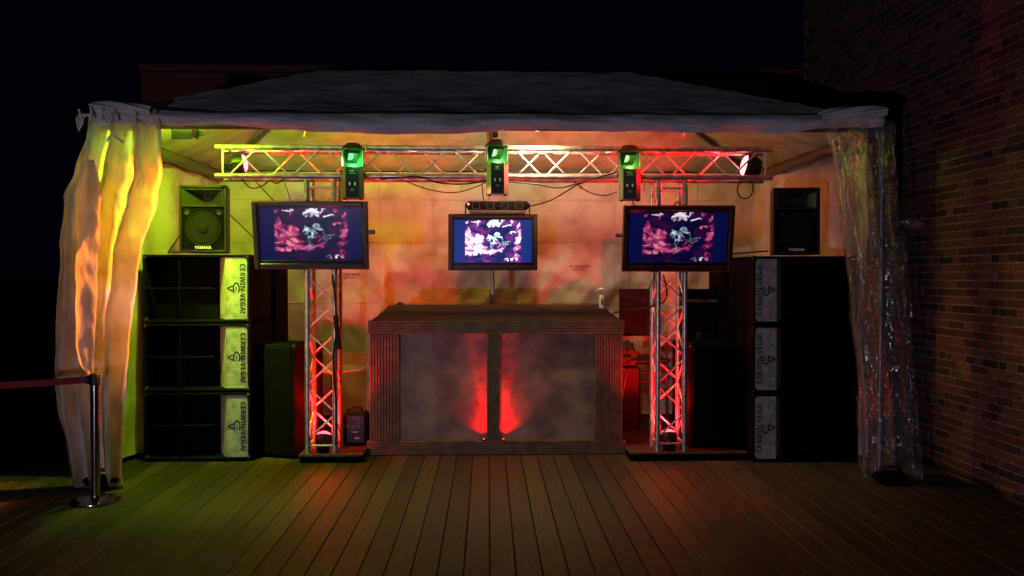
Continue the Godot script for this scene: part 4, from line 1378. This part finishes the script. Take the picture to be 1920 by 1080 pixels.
# ------------------------------------------------------------------ cables
func build_cables() -> void:
	var zf := -7.18
	var runs := [
		["black cable looped under the truss end near the loudspeaker", [V(-2.1, 2.44, zf), V(-2.02, 2.36, zf), V(-1.93, 2.38, zf - 0.02), V(-1.86, 2.42, zf), V(-1.80, 2.40, zf), V(-1.74, 2.44, zf)], 0.006],
		["black cable dropping from the truss to the tilted screen", [V(-2.02, 2.44, -7.3), V(-1.92, 2.33, -7.3), V(-1.78, 2.18, -7.3), V(-1.74, 2.1, -7.28)], 0.005],
		["second black cable dropping from the truss behind the tilted screen", [V(-1.78, 2.44, -7.35), V(-1.73, 2.3, -7.33), V(-1.68, 2.1, -7.3)], 0.004],
		["black cable sagging along the truss between two scanners", [V(-0.92, 2.44, zf), V(-0.6, 2.46, zf), V(-0.42, 2.41, zf), V(-0.2, 2.40, zf), V(0.0, 2.43, zf)], 0.007],
		["lower black cable sagging in a long bow under the truss", [V(-0.75, 2.45, zf - 0.1), V(-0.5, 2.36, zf - 0.1), V(-0.25, 2.34, zf - 0.1), V(0.03, 2.44, zf - 0.1)], 0.005],
		["black cable swagged from the middle scanner to the far scanner", [V(0.19, 2.42, zf), V(0.42, 2.40, zf), V(0.62, 2.37, zf), V(0.85, 2.43, zf), V(1.1, 2.50, zf)], 0.007],
		["black cable swinging low beside the far scanner", [V(0.75, 2.43, zf - 0.05), V(0.88, 2.34, zf - 0.05), V(1.02, 2.31, zf - 0.05), V(1.13, 2.34, zf - 0.05)], 0.005],
		["black cable running from the light bar up to the truss", [V(0.41, 2.29, -8.2), V(0.62, 2.34, -8.0), V(0.80, 2.43, -7.6), V(0.92, 2.47, -7.48)], 0.006],
		["thin black cable hanging from the truss to the light bar", [V(-0.05, 2.47, -7.48), V(-0.045, 2.40, -7.9), V(-0.03, 2.31, -8.25)], 0.005],
		["black cable coiling at the end of the truss near the vinyl", [V(2.2, 2.44, zf), V(2.17, 2.36, zf), V(2.2, 2.29, zf), V(2.27, 2.29, zf), V(2.31, 2.36, zf), V(2.29, 2.44, zf)], 0.006],
		["black cable running up inside the tower beside the amplifier", [V(-1.31, 0.15, -7.185), V(-1.30, 0.45, -7.18), V(-1.325, 0.9, -7.185), V(-1.295, 1.2, -7.185), V(-1.33, 1.62, -7.185)], 0.008],
		["black cable from the booth end to the tower on the wide riser", [V(1.12, 1.24, -7.75), V(1.25, 1.29, -7.6), V(1.40, 1.32, -7.4), V(1.51, 1.37, -7.19), V(1.56, 1.45, -7.19), V(1.53, 1.62, -7.20)], 0.007],
		["thin black cable looping beside the tower on the wide riser", [V(1.48, 1.64, -7.25), V(1.40, 1.45, -7.3), V(1.38, 1.35, -7.38), V(1.50, 1.36, -7.25)], 0.005],
		["black cable from the lit loudspeaker down to the bass stack", [V(-2.66, 2.06, -7.45), V(-2.74, 1.92, -7.42), V(-2.80, 1.82, -7.40), V(-2.76, 1.815, -7.36), V(-2.55, 1.817, -7.30)], 0.007],
		["black cable from the lit loudspeaker towards the tilted screen", [V(-2.28, 2.15, -7.45), V(-2.12, 2.0, -7.42), V(-2.0, 1.88, -7.40), V(-1.92, 1.80, -7.38)], 0.005],
		["black cable running behind the tilted screen on the wall side", [V(2.10, 1.80, -7.3), V(2.3, 1.815, -7.3), V(2.5, 1.83, -7.35)], 0.007],
		["black cable between the far scanner and the screen below", [V(1.24, 2.25, -7.1), V(1.27, 2.20, -7.12), V(1.30, 2.14, -7.16)], 0.005]]
	for r in runs:
		var st := ns()
		path_tube(st, curve(r[1], 7), r[2], 6)
		var o := MeshInstance3D.new()
		o.name = numbered("cable")
		o.mesh = fin(st)
		o.material_override = M.cable
		add_child(o)
		tag(o, r[0], "cable", "stage cables")
	# dark padding strip on the front chord of the left tower
	var st := ns()
	path_tube(st, curve([V(-1.305, 1.27, -7.19), V(-1.29, 1.1, -7.19), V(-1.275, 0.98, -7.20)]), 0.022, 8)
	var pd := MeshInstance3D.new()
	pd.name = numbered("cable_wrap")
	pd.mesh = fin(st)
	pd.material_override = M.cable
	add_child(pd)
	tag(pd, "thick black wrap of tape hanging on the tower chord beside the booth", "tape")

# ------------------------------------------------------------------ stanchions
func stanchion(at: Vector3, label: String, dark: bool) -> Node3D:
	var o := thing("stanchion", label, "stanchion", at, "stanchions of the belt barrier")
	var m: Material = M.chrome
	var st := ns()
	lathe(st, [Vector2(0, 0), Vector2(0.165, 0), Vector2(0.168, 0.006), Vector2(0.165, 0.016), Vector2(0.12, 0.026), Vector2(0.045, 0.034), Vector2(0, 0.034)], 40)
	part(o, "base", fin(st), m)
	st = ns()
	tube(st, V(0, 0.03, 0), V(0, 0.86, 0), 0.031, 24)
	part(o, "post", fin(st), m)
	st = ns()
	lathe(st, [Vector2(0, 0.835), Vector2(0.036, 0.835), Vector2(0.038, 0.845), Vector2(0.038, 0.905), Vector2(0.033, 0.915), Vector2(0, 0.915)], 24)
	cb(st, V(-0.048, 0.872, 0), V(0.03, 0.058, 0.03), 0.005)
	part(o, "belt_head", fin(st), M.black)
	return o

func belt(a: Vector3, b: Vector3, label: String) -> void:
	var st := ns()
	grid(st, func(u: float, v: float) -> Vector3:
		var p := a.lerp(b, u)
		p.y += -0.02 * sin(PI * u) + lerpf(0.024, -0.024, v)
		p.z += 0.01 * sin(u * 9.0) * (v - 0.3)
		return p, 30, 4)
	var o := MeshInstance3D.new()
	o.name = numbered("barrier_belt")
	o.mesh = fin(st)
	o.material_override = M.belt
	add_child(o)
	tag(o, label, "belt")

func build_stanchions() -> void:
	stanchion(V(-2.797, 0, -6.0), "chrome stanchion with black head in front of the yellow curtain", false)
	stanchion(V(-4.1, 0, -5.75), "outermost stanchion at the end of the red belt", true)
	belt(V(-2.86, 0.872, -6.0), V(-4.05, 0.862, -5.76), "red belt running from the chrome stanchion to the outermost one")

# lit path light behind the photographer, source of the cool light on the front of the tent
func build_bollard() -> void:
	var o := thing("bollard_lamp", "lit bollard path lamp standing on the deck facing the tent", "lamp", V(-2.2, 0, 2.3))
	var st := ns()
	lathe(st, [Vector2(0, 0), Vector2(0.09, 0), Vector2(0.09, 0.012), Vector2(0.055, 0.016), Vector2(0.055, 0.40), Vector2(0, 0.40)], 22)
	part(o, "post", fin(st), M.steel)
	st = ns()
	lathe(st, [Vector2(0, 0.40), Vector2(0.045, 0.40), Vector2(0.045, 0.53), Vector2(0, 0.53)], 22)
	part(o, "lens_light", fin(st), glow(Color(0.9, 0.88, 1.0), 30.0))
	st = ns()
	lathe(st, [Vector2(0, 0.53), Vector2(0.08, 0.53), Vector2(0.075, 0.55), Vector2(0, 0.565)], 22)
	part(o, "cap", fin(st), M.steel)
	spot(o, V(0.005, 0.47, -0.06), V(1.9, 1.7, -9.0), Color(0.92, 0.86, 1.0), 9.0, 40.0, 0.05, 0.6)
